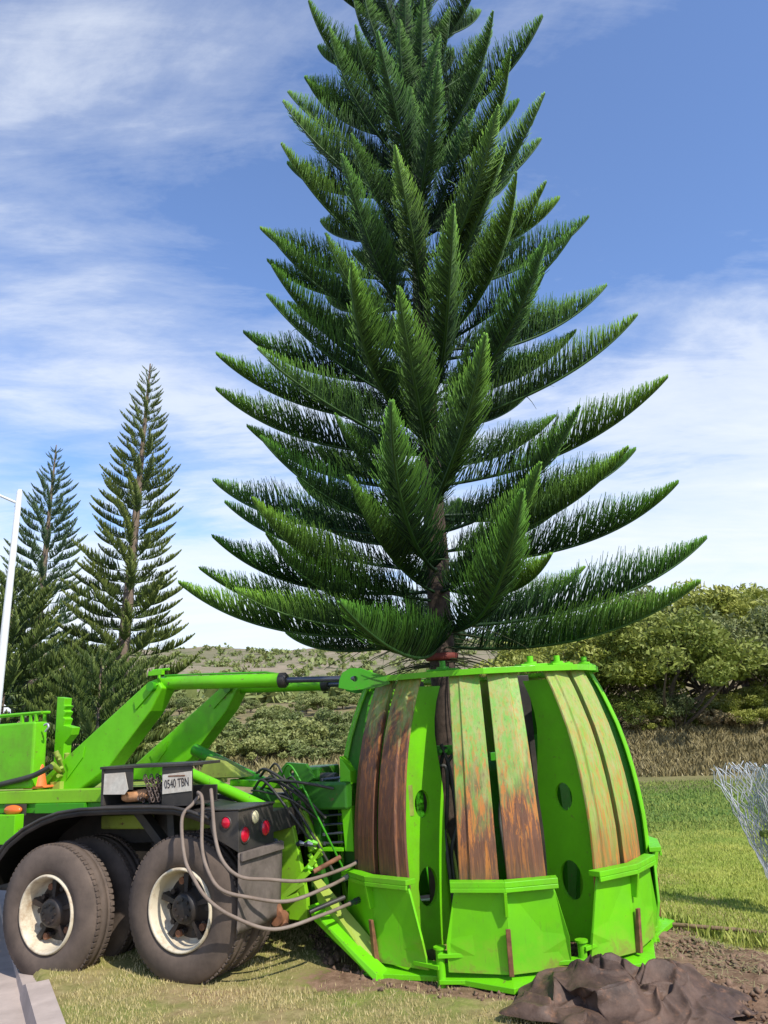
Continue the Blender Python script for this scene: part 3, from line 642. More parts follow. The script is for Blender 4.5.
# fender: curved sheet with a rolled lip
prof = [(-2.12, .62), (-2.09, .75), (-2.03, .86), (-1.9, .985), (-1.7, 1.10), (-1.5, 1.175), (-1.3, 1.225), (-1.05, 1.25), (-.75, 1.258), (-.3, 1.26), (-.05, 1.252), (.12, 1.22), (.3, 1.17)]
mb = MB(); n = len(prof)
P = []
for i, (a, b) in enumerate(prof):
    a0, b0 = prof[max(i - 1, 0)]; a1, b1 = prof[min(i + 1, n - 1)]; t = Vector((a1 - a0, b1 - b0)).normalized(); nn = Vector((-t.y, t.x))
    P.append([(a + nn.x * o_, y, b + nn.y * o_) for y, o_ in ((-.03, -.05), (-.04, 0), (.6, 0), (.6, -.01), (-.028, -.012), (-.022, -.05))])
vs = [p for r_ in P for p in r_]; k = 6
mb.add(vs, [(i * k + j, i * k + (j + 1) % k, (i + 1) * k + (j + 1) % k, (i + 1) * k + j) for i in range(n - 1) for j in range(k)], True)
fen = mb.build('fender', M['fender'], truck)
MB().tube([(a, -.038, b + .004) for a, b in prof], .014, 8).build('fender_lip', M['black'], fen)
# inner fender skirt behind the wheel (dark broad inner face seen above the front tyre)
mb = MB(); mb.add([(a, .58, b) for a, b in prof] + [(a, .58, b - .35 if b > .9 else .5) for a, b in prof], [(i, i + 1, i + 1 + n, i + n) for i in range(n - 1)]); mb.build('fender_panel', M['fender'], fen)
# licence plate box on the fender
box = MB(); x0, x1, y0, y1, z0, z1 = -.86, .10, .0, .34, 1.275, 1.565
box.box((x0, y0, z0), (x0 + .03, y1, z1)); box.box((x0 - .01, y0 - .01, z1), (x1 + .02, y1, z1 + .022)); box.box((x0 + .031, y1 - .02, z0), (x1 - .01, y1, z0 + .12)); box.box((x0, y0, z0 - .012), (x1, y1, z0))
bx_ = box.build('tool_box', M['black'], truck, bevel=.003)
MB().box((x0 + .031, y0 + .004, z0 + .12), (-.52, y0 + .016, z1 - .001)).build('box_panel', M['black'], bx_, bevel=.002)
MB().box((-.21, y0 + .004, z0), (x1 - .005, y0 + .016, z1 - .001)).build('box_panel', M['black'], bx_, bevel=.002)
MB().plate([(-.83, 1.365), (-.595, 1.362), (-.56, 1.40), (-.60, 1.535), (-.825, 1.53)], [], lambda a, b, c: (a, y0 + .002 - c, b), .004).build('worn_sticker', M['plate'], bx_)
lp = MB(); lp.hexa([(-.20, y0 - .002, 1.355), (.095, y0 - .002, 1.375), (.095, y0 + .002, 1.375), (-.20, y0 + .002, 1.355), (-.20, y0 - .002, 1.505), (.095, y0 - .002, 1.525), (.095, y0 + .002, 1.525), (-.20, y0 + .002, 1.505)])
lpo = lp.build('licence_plate', M['plate'], bx_, bevel=.001)
def text(s, size, mt, parent, mat):
    cu = bpy.data.curves.new('t', 'FONT'); cu.body = s; cu.size = size; cu.extrude = .0008; cu.align_x = 'CENTER'; cu.align_y = 'CENTER'
    to = bpy.data.objects.new('t', cu); COL.objects.link(to); bpy.context.view_layer.update()
    me = bpy.data.meshes.new_from_object(to.evaluated_get(bpy.context.evaluated_depsgraph_get())); bpy.data.objects.remove(to)
    o = link('plate_lettering', me, mat, parent); o.matrix_local = mt; return o
text('0540 TBN', .082, Matrix.Translation((-.053, y0 - .004, 1.435)) @ Matrix.Rotation(R(-4), 4, 'Y') @ Matrix.Rotation(R(90), 4, 'X') @ Matrix.Diagonal((.72, 1.15, 1, 1)), lpo, M['ink'])
MB().box((-.14, y0 - .0045, 1.487), (.03, y0 - .003, 1.497)).build('illegible_line', M['rust'], lpo)  # rust-coloured bar standing in for the illegible top line of lettering
# chain heap and orange block inside the box
mb = MB()
for i in range(70):
    f = i / 70; c0 = Vector((-.62 + .36 * random.random() * (.3 + .7 * f) + .12, .06 + .22 * random.random(), 1.30 + .2 * f * random.random())); a = Vector((random.gauss(0, 1), random.gauss(0, 1), random.gauss(0, 1))).normalized(); b = a.orthogonal().normalized()
    mb.tube([c0 + a * .028 * math.cos(t) + b * .017 * math.sin(t) for t in np.linspace(0, 2 * PI, 9)], .006, 5, False)
for j in range(4):
    for i in range(8):
        c0 = Vector((-.40 + .055 * j + .012 * i, .02 + .01 * j, 1.49 - .025 * i)); mb.tube([c0 + Vector((.006 * math.cos(t) if i % 2 else .014 * math.cos(t), .012 * math.cos(t) if i % 2 else 0, .022 * math.sin(t))) for t in np.linspace(0, 2 * PI, 9)], .0055, 5, False)
mb.build('chain', M['chain'], truck)
mb = MB(); mb.tube([(-.70, .10, 1.33), (-.66, .10, 1.335), (-.50, .11, 1.345), (-.44, .11, 1.35)], [.03, .045, .05, .035], 10); mb.build('hook_block', flat('sandy_orange_paint', (.6, .3, .14), .7, var=.4, scale=20), truck)
MB().box((-3.6, .92, .38), (.28, 1.62, .92)).build('underbody_shade_box', M['black'], truck, bevel=.03)  # added black box standing in for the dark shade under the truck
MB().box((-.62, .58, .35), (-.60, 1.0, 1.1)).build('inner_mud_flap', M['flap'], truck, bevel=.002)
# tail light box
lb = MB(); a = [(.18, -.03), (.56, -.03), (.56, .45), (.18, .45)]
lb.hexa([(.32, -.03, 1.04), (.56, -.03, .93), (.56, .45, .93), (.32, .45, 1.04), (.26, -.03, 1.215), (.56, -.03, 1.225), (.56, .45, 1.225), (.26, .45, 1.215)])
lb.box((.22, -.035, 1.227), (.575, .46, 1.238))
lbo = lb.build('tail_lamp_box', M['black'], truck, bevel=.004)
def lens(fn, mat, r):
    l = MB().lathe([(0, 0), (.012, r * .6), (.016, r * .5), (.010, r * .86), (.0, r)], fn, 24).build('lamp_lens', mat, lbo)
    MB().lathe([(-.002, r), (.008, r * 1.02), (.008, r * 1.16), (-.002, r * 1.2)], fn, 24).build('lamp_bezel', M['black'], lbo)
def lens2(c_, mat, r, ax):
    if ax == 'side': fn = lambda a, b, c: (c_[0] + b, -.032 - a, c_[2] + c)
    else: fn = lambda a, b, c: (.562 + a, c_[1] + b, c_[2] + c)
    l = MB().lathe([(.018, 0), (.016, r * .5), (.010, r * .86), (.0, r)], fn, 24).build('lamp_lens', mat, lbo)
    MB().lathe([(-.002, r), (.008, r * 1.02), (.008, r * 1.14), (-.002, r * 1.18)], fn, 24).build('lamp_bezel', M['black'], lbo)
lens2((.45, 0, 1.14), M['redlens'], .042, 'side')
lens2((0, .05, 1.045), M['redlens'], .056, 'rear'); lens2((0, .33, 1.055), M['redlens'], .058, 'rear'); lens2((0, .19, 1.155), M['whitelens'], .050, 'rear')
# mud flap
vs = []; nx_, nz_ = 12, 12
for i in range(nz_ + 1):
    for j in range(nx_ + 1):
        y = -.02 + .60 * j / nx_; z = .93 - .56 * i / nz_; vs.append((.555 + .012 * math.sin(y * 14 + i * .3) * i / nz_ - .02 * i / nz_, y, z))
mb = MB(); mb.add(vs, [(i * (nx_ + 1) + j, i * (nx_ + 1) + j + 1, (i + 1) * (nx_ + 1) + j + 1, (i + 1) * (nx_ + 1) + j) for i in range(nz_) for j in range(nx_)], True)
fl = mb.build('mud_flap', M['flap'], truck); s_ = fl.modifiers.new('solid', 'SOLIDIFY'); s_.thickness = .008
MB().box((.562, -.01, .865), (.585, .56, .925)).build('flap_bar', M['flap'], fl, bevel=.003)
# gusset under the lamp box and a bar carrying it
MB().box((.3, .46, 1.0), (.53, 1.7, 1.16)).build('rear_crossmember', M['black'], truck, bevel=.006)
# booms
boom = [(-2.33, 1.37), (-1.98, 1.60), (-.88, 2.30), (-.77, 2.33), (-.70, 2.24), (-.83, 2.04), (-1.32, 1.56), (-1.68, 1.37)]
for y in (.55, 1.72):
    b = MB().plate(boom, [], lambda a, b_, c: (a, y + c, b_), .20).build('boom', M['lime'], truck, bevel=.012)
    mb = MB(); mb.plate([(-1.86, 1.62), (-1.62, 1.76), (-1.64, 1.66), (-1.84, 1.46), (-1.82, 1.56)], [], lambda a, b_, c: (a, y - .012 + c, b_), .011); mb.build('boom_patch', M['lime'], b, bevel=.002)
    mb = MB(); mb.plate([(-1.02, 2.14), (-.80, 2.30), (-.74, 2.27), (-1.0, 2.06)], [], lambda a, b_, c: (a, y - .016 + c, b_), .015); mb.build('boom_patch', M['lime'], b, bevel=.003)
    MB().tube([(-.80, y - .05, 2.26), (-.80, y + .25, 2.26)], .045, 16).build('boom_pin', M['deepgreen'], b)
# rams from the boom heads to the cage
def ram(a, b, f, r, rr):
    a, b = Vector(a), Vector(b); c0 = a.lerp(b, f)
    x = MB().tube([a, a.lerp(b, .005), c0 - (b - a).normalized() * .03, c0], [r * .9, r, r, r], 24).build('hydraulic_ram', M['lime'], truck)
    MB().tube([c0 - (b - a).normalized() * .05, c0, c0 + (b - a).normalized() * .02], [r * 1.08, r * 1.1, r * .8], 24).build('ram_gland', M['black'], x)
    MB().tube([c0, b], rr, 16).build('piston_rod', M['rodsteel'], x)
    MB().tube([a.lerp(b, .02) + Vector((0, 0, r + .008)), a.lerp(b, f * .3) + Vector((0, 0, r + .012)), a.lerp(b, f * .85) + Vector((0, 0, r + .012)), a.lerp(b, f * .97) + Vector((0, 0, r - .01))], .009, 8).build('ram_pipe', M['deepgreen'], x)
def pod2truck(p):
    A = Matrix.LocRotScale(pod.location, pod.rotation_euler, pod.scale); B = Matrix.LocRotScale(truck.location, truck.rotation_euler, truck.scale); return tuple(B.inverted() @ A @ Vector(p))
ram((-.80, .65, 2.29), pod2truck((-1.18, -.785, 2.325)), .66, .062, .026)
ram((-.85, 1.82, 2.27), pod2truck((-1.18, .365, 2.32)), .76, .06, .028)
mb = MB(); mb.box((-.84, .52, 2.36), (-.68, .56, 2.40)); mb.tube([(-.78, .6, 2.33), (-.78, .6, 2.42)], .015, 8); mb.tube([(-.86, .6, 2.41), (-.66, .6, 2.41)], .012, 8); mb.build('ram_fitting', M['lime'], truck)
# toothed upright post
post = [(-2.31, 1.41), (-2.30, 2.27)]; post += [(-2.19, 2.25), (-2.20, 2.18), (-2.165, 2.17), (-2.20, 2.13), (-2.165, 2.11), (-2.20, 2.06), (-2.165, 2.04), (-2.19, 1.98), (-2.06, 1.95), (-2.08, 1.88), (-2.17, 1.80), (-2.19, 1.41)]
MB().plate(post, [], lambda a, b, c: (a - .0, .8 + c, b), .10).build('toothed_post', M['lime'], truck, bevel=.006)
# green tank with a rail on top
tk = MB().box((-4.1, .3, 1.41), (-2.03, .46, 2.02)).build('tank', M['lime'], truck, bevel=.02)
mb = MB(); z = 2.10; mb.tube([(-4.1, .33, z), (-1.97, .33, z)], .014, 8); mb.tube([(-4.1, .43, z), (-1.99, .43, z)], .014, 8); mb.tube([(-1.985, .33, z), (-1.985, .43, z)], .014, 8)
for x in (-4.0, -3.4, -2.8, -2.25, -2.06): mb.box((x, .32, 2.02), (x + .025, .345, z)); mb.box((x, .42, 2.02), (x + .025, .44, z))
mb.build('tank_rail', M['lime'], tk)
mb = MB(); mb.tube(smoothpath([(-1.97, .36, 1.98), (-1.93, .36, 1.99), (-1.91, .36, 1.96), (-1.95, .36, 1.92)]), .01, 6); mb.build('tank_hook', M['wire'], tk)
# dark tube, valve clutter behind it
MB().tube(smoothpath([(-2.75, .26, 1.40), (-2.38, .26, 1.46), (-2.0, .27, 1.52), (-1.76, .28, 1.60)]), .026, 12).build('rubber_tube', M['darkhose'], truck)
mb = MB()
for i in range(26):
    p = Vector((-1.94, .62, 1.5 )); q = p * 0 + Vector((random.uniform(-2.02, -1.86), random.uniform(.45, .8), random.uniform(1.42, 1.72))) + Vector((random.uniform(-.08, .08), random.uniform(-.08, .08), random.uniform(-.06, .06))); mb.tube([p, q], random.uniform(.01, .028), 8)
mb.box((-2.0, .5, 1.36), (-1.88, .75, 1.45)); mb.build('valve_cluster', M['olive'], truck)
# rear lift linkage between truck and cage
mb = MB(); mb.tube([(-.52, .70, 1.48), (.28, .72, 1.17)], .05, 16); mb.build('lift_ram', M['lime'], truck)
mb = MB(); mb.tube([(-1.0, 1.4, 1.66), (-.05, 1.35, 1.28)], .06, 16); mb.build('lift_ram', M['deepgreen'], truck)
mb = MB(); mb.hexa([(-.62, .95, 1.40), (-.12, .95, 1.40), (-.12, 1.2, 1.40), (-.62, 1.2, 1.40), (-.50, .95, 1.60), (-.32, .95, 1.55), (-.32, 1.1, 1.55), (-.50, 1.1, 1.60)]); mb.build('ram_bracket', M['olive'], truck, bevel=.01)
fr = [(.24, .30), (.24, .95), (.27, 1.14), (.31, 1.22), (.38, 1.25), (.44, 1.21), (.47, 1.05), (.53, .80), (.60, .45), (.60, .28)]
for y, mt_ in ((.78, 'limedirty'), (1.35, 'shadegreen'), (1.75, 'shadegreen')):
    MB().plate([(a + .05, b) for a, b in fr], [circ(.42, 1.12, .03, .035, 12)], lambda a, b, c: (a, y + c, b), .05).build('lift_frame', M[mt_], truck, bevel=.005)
mb = MB()
for i in range(5): mb.beam((.40 + .03 * i, .66 + .03 * i, .42 + .03 * i), (.62 + .04 * i, .70 + .03 * i, .50 + .08 * i), .03, .03)
mb.build('link_bars', M['limedirty'], truck, bevel=.004)
mb = MB(); mb.tube([(.52, .52, .36), (.52, .62, .34)], .06, 10); mb.tube([(.50, .55, .45), (.56, .58, .28)], .04, 8); mb.build('rusty_pivot', M['rust'], truck, bevel=.004)
mb = MB(); mb.box((.45, .9, 1.12), (1.0, 1.7, 1.34)); mb.box((.35, 1.1, 1.34), (.62, 1.5, 1.46)); mb.build('head_block', M['shadegreen'], truck, bevel=.02)
mb = MB(); mb.box((.56, 1.0, .35), (.68, 1.15, 1.15)); mb.box((.78, 1.5, .3), (.95, 1.62, 1.3)); mb.box((.55, 1.16, .5), (.80, 1.6, .62)); mb.box((.44, 1.30, .7), (.56, 1.6, 1.2)); mb.build('mast_post', M['shadegreen'], truck, bevel=.01)
mb = MB(); mb.tube([(.5, .95, 1.2), (.5, 1.05, 1.2)], .09, 18); mb.tube([(.5, .98, 1.2), (.66, .9, .8), (.66, .98, .8)], .045, 12); mb.tube([(.64, .86, .72), (.74, .9, .78)], .02, 8); mb.tube([(.64, .86, .78), (.7, .88, .66)], .02, 8); mb.build('fitting', M['limedirty'], truck, bevel=.004)
mb = MB(); mb.plate([(.915, .78), (1.0, .78), (1.0, 1.42), (.90, 1.55), (.89, 1.2)], [], lambda a, b, c: (a, .98 + c, b), .12); mb.build('guide_post', M['lime'], truck, bevel=.008)
mb = MB(); mb.box((.70, .98, .78), (.90, 1.08, .81)); mb.build('step_bracket', M['lime'], truck, bevel=.004)
for i in range(8):
    z = .84 + .074 * i; mb = MB(); mb.tube([(.71, 1.0, z), (.9, 1.0, z + .012)], .011, 8); mb.tube([(.71, 1.0, z - .012), (.71, 1.0, z + .014)], .02, 8); mb.build('rung', M['rodsteel'], truck)
mb = MB(); mb.tube([(.0, 1.25, 1.36), (.35, 1.22, 1.38), (.80, 1.1, 1.37)], .035, 12); mb.build('feed_pipe', M['darkhose'], truck)
mb = MB(); mb.beam((-.25, 1.0, 1.36), (.62, 1.05, 1.30), .07, .06); mb.build('lift_bar', M['lime'], truck, bevel=.006)
mb = MB(); mb.beam((.10, .85, 1.30), (.55, .95, 1.12), .06, .08); mb.build('lift_bar', M['shadegreen'], truck, bevel=.006)
mb = MB(); mb.plate([(.25, 1.36), (.42, 1.52), (.62, 1.50), (.70, 1.38), (.55, 1.30)], [circ(.48, 1.43, .03, .03, 12)], lambda a, b, c: (a, .88 + c, b), .04); mb.build('ear_plate', M['shadegreen'], truck, bevel=.004)
hg = random.Random(31)
for k in range(11):
    x0, z0 = hg.uniform(.1, .45), hg.uniform(1.28, 1.46); x1, z1 = hg.uniform(.55, .95), hg.uniform(.5, 1.3); y0 = hg.uniform(.78, .95)
    MB().tube(smoothpath([(x0, y0, z0), (x0 + .15, y0 - .06, z0 + hg.uniform(-.02, .10)), ((x0 + x1) / 2 + .12, y0 - .04, (z0 + z1) / 2 + .05), (x1, y0 + .1, z1)]), hg.choice((.009, .012, .014)), 8).build('hydraulic_hose', M[hg.choice(('darkhose', 'darkhose', 'olive', 'deepgreen'))], truck)
for k in range(7):
    p_ = Vector((hg.uniform(.3, .75), hg.uniform(.74, .8), hg.uniform(.5, 1.25))); MB().tube([p_, p_ + Vector((.03, -.0, .012)), p_ + Vector((.06, .02, .0))], [.018, .024, .014], 6, smooth=False).build('hose_fitting', M['lime' if k % 2 else 'rodsteel'], truck)
# loose hydraulic hoses sweeping to the cage
for pts in ([(.14, .06, 1.35), (.11, .0, 1.28), (.06, -.07, 1.18), (.12, -.11, 1.02), (.22, -.13, .88), (.36, -.14, .74), (.56, -.1, .62), (.78, .1, .56), (.98, .45, .585), (1.06, .85, .60)],
            [(.10, .08, 1.33), (.16, .0, 1.36), (.24, -.05, 1.30), (.26, -.08, 1.10), (.33, -.10, .93), (.46, -.11, .80), (.64, -.02, .735), (.84, .2, .73), (1.0, .5, .77), (1.0, .85, .78)],
            [(.22, .10, 1.28), (.30, -.02, 1.38), (.34, -.06, 1.30), (.38, -.07, 1.14), (.47, -.09, .98), (.60, -.06, .88), (.74, .08, .84), (.90, .35, .845), (1.02, .75, .86), (1.05, 1.0, .88)]):
    pts = [(a_, b_, c_ - (0 if q_ < 3 else .11 if q_ < len(pts) - 3 else .17)) for q_, (a_, b_, c_) in enumerate(pts)]
    lh = MB().tube(smoothpath(pts), .0138, 10).build('loose_hose', M['hose'], truck)
    e0, e1 = Vector(pts[-2]), Vector(pts[-1]); dr = (e1 - e0).normalized()
    MB().tube([e1 - dr * .07, e1 - dr * .03, e1 - dr * .03, e1, e1, e1 + dr * .05], [.021, .021, .019, .019, .026, .026], 10, smooth=False).build('hose_fitting', M['rodsteel'], lh)
for k, (a, b) in enumerate((((.92, .45, .72), (1.07, .62, .80)), ((.84, .5, .42), (1.02, .75, .48)))): MB().tube([a, b], .018, 10).build('hose_ferrule', M['rust'] if k == 0 else M['black'], truck)
# traffic cone carried on the deck
cone = empty('traffic_cone', 'small orange traffic cone standing on the truck deck beside the green tank', 'cone')
cone.matrix_world = Matrix.Translation((-1.62, 6.47, 0)) @ Matrix.Rotation(-R(25), 4, 'Z') @ Matrix.Rotation(-R(2.2), 4, 'Y') @ Matrix.Translation((-2.06, .42, 1.405))
mb = MB(); mb.lathe([(.02, .07), (.2, .035), (.25, .02), (.255, 0)], lambda a, b, c: (b - .0, c, a), 24); mb.build('cone_body', M['orange'], cone)
MB().box((-.1, -.1, 0), (.1, .1, .02)).build('cone_base', M['orange'], cone, bevel=.006)

# ------------------------------------------------------------------ tarp
def tarp():
    """crumpled sheet: flat facets meeting in sharp creases, at two sizes, with overhanging folds"""
    from mathutils.geometry import delaunay_2d_cdt
    g = np.random.default_rng(23); n, m_ = 260, 150
    U, V = np.meshgrid(np.linspace(-1, 1, n), np.linspace(-1, 1, m_))
    uu = U * np.sqrt(1 - V * V / 2); vv = V * np.sqrt(1 - U * U / 2); rr = np.hypot(uu, vv)
    ed = 1 + .24 * np.array([noise.noise(Vector((a * 2.9, b * 2.9, 4))) for a, b in zip(uu.ravel(), vv.ravel())]).reshape(U.shape)
    X = uu * .77 * ed; Y = vv * .52 * ed
    def facets(N, seed, cols, stretch=1.):
        g = np.random.default_rng(seed); p = np.stack([g.uniform(-1.15, 1.15, N), g.uniform(-.75, .75, N)], -1); c_ = np.array([[-1.4, -1], [1.4, -1], [1.4, 1], [-1.4, 1]])
        p = np.concatenate([p, c_]); vs, _, fs, *_r = delaunay_2d_cdt([Vector(q) for q in p], [], [], 0, 1e-6)
        vs = np.array([tuple(v) for v in vs]); val = g.uniform(0, 1, (len(vs), cols)) ** 1.3; out = np.zeros(U.shape + (cols,))
        for f in fs:
            a, b, c0 = (vs[i] for i in f); det = (b[1] - c0[1]) * (a[0] - c0[0]) + (c0[0] - b[0]) * (a[1] - c0[1])
            if abs(det) < 1e-9: continue
            l1 = ((b[1] - c0[1]) * (X - c0[0]) + (c0[0] - b[0]) * (Y - c0[1])) / det; l2 = ((c0[1] - a[1]) * (X - c0[0]) + (a[0] - c0[0]) * (Y - c0[1])) / det; l3 = 1 - l1 - l2
            k = (l1 >= -1e-6) & (l2 >= -1e-6) & (l3 >= -1e-6); w_ = l1[..., None] * val[f[0]] + l2[..., None] * val[f[1]] + l3[..., None] * val[f[2]]
            out[k] = w_[k]
        return out
    A, B, C_ = facets(46, 5, 3), facets(170, 6, 3), facets(600, 7, 3)
    env = np.clip(1 - rr ** 2.6, 0, 1)
    pk = lambda x, y, sx, sy, h: h * np.maximum(0, 1 - np.sqrt(((X - x) / sx) ** 2 + ((Y - y) / sy) ** 2))
    H = pk(-.24, .34, .42, .50, .13) + pk(.36, .26, .40, .40, .12) + pk(.02, -.05, .38, .35, .09) + pk(-.5, -.1, .4, .4, .08)
    PL = 0
    for (x, y, kk, ph) in ((-.24, .34, 4.5, 1), (.36, .26, 4.0, 2), (.02, -.05, 3.5, 3.3), (-.5, -.15, 3, 5)):
        dd_ = np.hypot((X - x), (Y - y)); th_ = np.arctan2(Y - y, X - x) + .35 * np.sin(dd_ * 9 + ph) + .5 * (B[..., 1] - .4)
        PL = np.maximum(PL, (1 - np.abs(np.sin(th_ * kk + ph))) ** 1.6 * np.exp(-((dd_ - .22) / .2) ** 2) * .085)
    Z = PL * env + .012 + env ** .6 * (.03 + H + .23 * (A[..., 0] - .28) * (.4 + 2.2 * H) + .085 * (B[..., 0] - .4) + .018 * (C_[..., 0] - .3))
    X2 = X + env * (.26 * (A[..., 1] - .4) + .14 * (B[..., 1] - .4) + .02 * C_[..., 1]); Y2 = Y + env * (.18 * (A[..., 2] - .4) + .13 * (B[..., 2] - .4) + .02 * C_[..., 2])
    P = np.stack([1.53 + X2, 5.70 + Y2, np.maximum(Z, .01) + .04], -1)
    for _ in range(1):
        Q = P.copy(); Q[1:-1, 1:-1] = P[1:-1, 1:-1] * .4 + .15 * (P[2:, 1:-1] + P[:-2, 1:-1] + P[1:-1, 2:] + P[1:-1, :-2]); P = Q
    F = [(j * n + i, j * n + i + 1, (j + 1) * n + i + 1, (j + 1) * n + i) for j in range(m_ - 1) for i in range(n - 1)]
    me = npmesh('tarp', P.reshape(-1, 3), np.array(F), None, True); o = link('tarp', me, M['tarp'])
    tag(o, 'crumpled dark brown tarpaulin heaped on the soil in front of the green cage', 'tarp')
tarp()

# ------------------------------------------------------------------ wire mesh and post at the right edge
wm = empty('wire_fence_roll', 'bunched roll of silvery chain-link wire fanning upward at the right edge of the lawn', 'wire fence', (3.70, 7.9, 0))
g = random.Random(3)
for layer in range(4):
    mb = MB(); NU, NV = 9, 17
    def wp(u, v):
        w = .06 + .27 * v ** 1.15
        a = (u - .5) * 2.6 + layer * .7
        jit = Vector((noise.noise(Vector((u * 5, v * 5, layer))), noise.noise(Vector((u * 5, v * 5, layer + 9))), noise.noise(Vector((u * 6, v * 4, layer + 5))))) * .07 * v
        x = -.02 - .33 * v * .75 + w * math.sin(a) * .8 + (u - .5) * .10; y = .0 + w * math.cos(a) * .6; z = .15 + 1.22 * v - .10 * v * abs(u - .5)
        return Vector((x, y, z)) + jit
    for i in range(NU):
        for sgn in (0, 1):
            pts = []
            for j in range(NV + 1):
                zig = ((j + i + sgn) % 2) * (1 if sgn else -1) * .5
                u = (i + .5 + zig) / NU; pts.append(wp(min(1.05, max(-.05, u)), j / NV))
            mb.tube(pts, .0052, 4, False)
    mb.build('wire_layer', M['wire'], wm)
fp = empty('fence_post', 'short green post with a yellow cap bar beside the bunched wire', 'fence post', (3.84, 7.95, 0))
MB().tube([(0, 0, 0), (-.02, 0, .72)], .05, 16).build('post', flat('dark_green_post', (.01, .10, .04), .5), fp)
MB().box((-.30, -.05, .69), (.12, .05, .745)).build('cap_bar', flat('mossy_yellow_bar', (.16, .2, .03), .7, var=.4), fp, bevel=.01)
MB().box((-.08, -.06, .746), (.12, .06, .86)).build('cap_block', flat('yellow_cap', (.65, .42, .06), .6, var=.2), fp, bevel=.015)

# ------------------------------------------------------------------ lamp post
lpz = empty('street_lamp', 'tall white street lamp pole with a side arm rising in front of the left pines', 'street lamp', (-6.95, 14.0, 0))
MB().tube([(0, 0, 0), (.02, 0, 3.0), (.05, 0, 6.15), (.055, 0, 6.2)], [.085, .072, .05, .03], 16).build('pole', M['white'], lpz)
MB().tube(smoothpath([(.05, 0, 5.92), (-.45, 0, 6.15), (-1.1, 0, 6.45), (-1.9, 0, 6.6)]), .025, 10).build('arm', M['white'], lpz)
mb = MB(); mb.tube([(-1.85, 0, 6.6), (-2.05, 0, 6.62), (-2.45, 0, 6.62), (-2.55, 0, 6.6)], [.05, .11, .10, .03], 14); mb.build('lamp_head', M['white'], lpz)
MB().tube([(0, 0, 0), (0, 0, .25), (0, 0, .3)], [.15, .15, .09], 16).build('base_collar', M['white'], lpz)
# white gabled shed at the far left
sh = empty('shed', 'small white gabled shed roof showing behind the green tank at the left edge', 'shed', (-13.9, 22.0, 0)); sh.rotation_euler = (0, 0, R(8))
MB().box((-3.2, 0, 0), (1.9, 4, 2.15)).build('wall', M['white'], sh)
MB().hexa([(-3.4, -.25, 2.12), (2.15, -.25, 2.12), (2.15, 4.2, 2.12), (-3.4, 4.2, 2.12), (-3.4, 1.9, 4.0), (0.2, -.25, 3.65), (.2, 4.2, 3.65), (-3.4, 2.1, 4.0)]).build('roof', M['white'], sh)
MB().box((-1.2, -.02, 0), (-.3, -.004, 2.0)).build('door', flat('grey_door', (.2, .2, .2), .5), sh)
MB().box((.4, -.02, .9), (1.3, -.004, 1.7)).build('window', flat('dark_glass', (.02, .03, .04), .1), sh)

# ------------------------------------------------------------------ far pines
def far_pine(name, label, x, y, H, rbot, lean, mat, zlow, seed, step=.40, per=7, bark='farbark', rexp=.85, gap=0):
    g = random.Random(seed); t = empty(name, label, 'tree', (x, y, 0), 'pines beside the road')
    pr = [frond(L=2.3, e0=-14, e1=38, n=52, blen=.42, seed=seed * 5 + q, r=.026, rings=3, sides=2, s0=.18, V=40) for q in range(3)]
    Vs, Fs, Ts = [], [], []; off = 0; z = zlow; w = 0
    while z < H * .985:
        f = (z - zlow) / (H - zlow); r = rbot * (1 - f) ** rexp * g.uniform(.85, 1.08) + .12
        for k in range(per):
            if g.random() < .05 + gap * (1 - f): continue
            az = w * .65 + k * 2 * PI / per + g.uniform(-.2, .2); rr = r * g.uniform(.75, 1.1); rise = rr * (.12 + .75 * f)
            V_, F_, T_, tip = pr[g.randrange(3)]
            mt = np.array(place_mat((lean * z / H, 0, z), (lean * z / H + rr * math.cos(az), rr * math.sin(az), z + rise), tip, g.uniform(-.2, .2)))
            Vs.append(V_ @ mt[:3, :3].T + mt[:3, 3]); Fs.append(F_ + off); Ts.append(T_); off += len(V_)
        z += step * (1 - .45 * f); w += 1
    me = npmesh('crown', np.concatenate(Vs), np.concatenate(Fs), np.concatenate(Ts)); link('crown', me, mat, t)
    MB().tube([(0, 0, 0), (lean * .5, 0, H * .5), (lean, 0, H)], [.26 * H / 14, .15 * H / 14, .02], 12).build('trunk', M[bark], t)
    return t
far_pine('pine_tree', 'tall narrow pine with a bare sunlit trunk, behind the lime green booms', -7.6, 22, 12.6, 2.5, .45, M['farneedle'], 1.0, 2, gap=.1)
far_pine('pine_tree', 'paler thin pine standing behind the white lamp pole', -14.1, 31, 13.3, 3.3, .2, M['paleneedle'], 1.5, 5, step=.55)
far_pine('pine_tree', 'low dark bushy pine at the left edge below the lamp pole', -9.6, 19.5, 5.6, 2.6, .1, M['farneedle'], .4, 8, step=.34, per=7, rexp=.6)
far_pine('pine_tree', 'short dark pine filling the gap behind the toothed green post', -6.6, 18.0, 3.3, 1.9, .0, M['farneedle'], .3, 11, step=.3, per=8, rexp=.5)

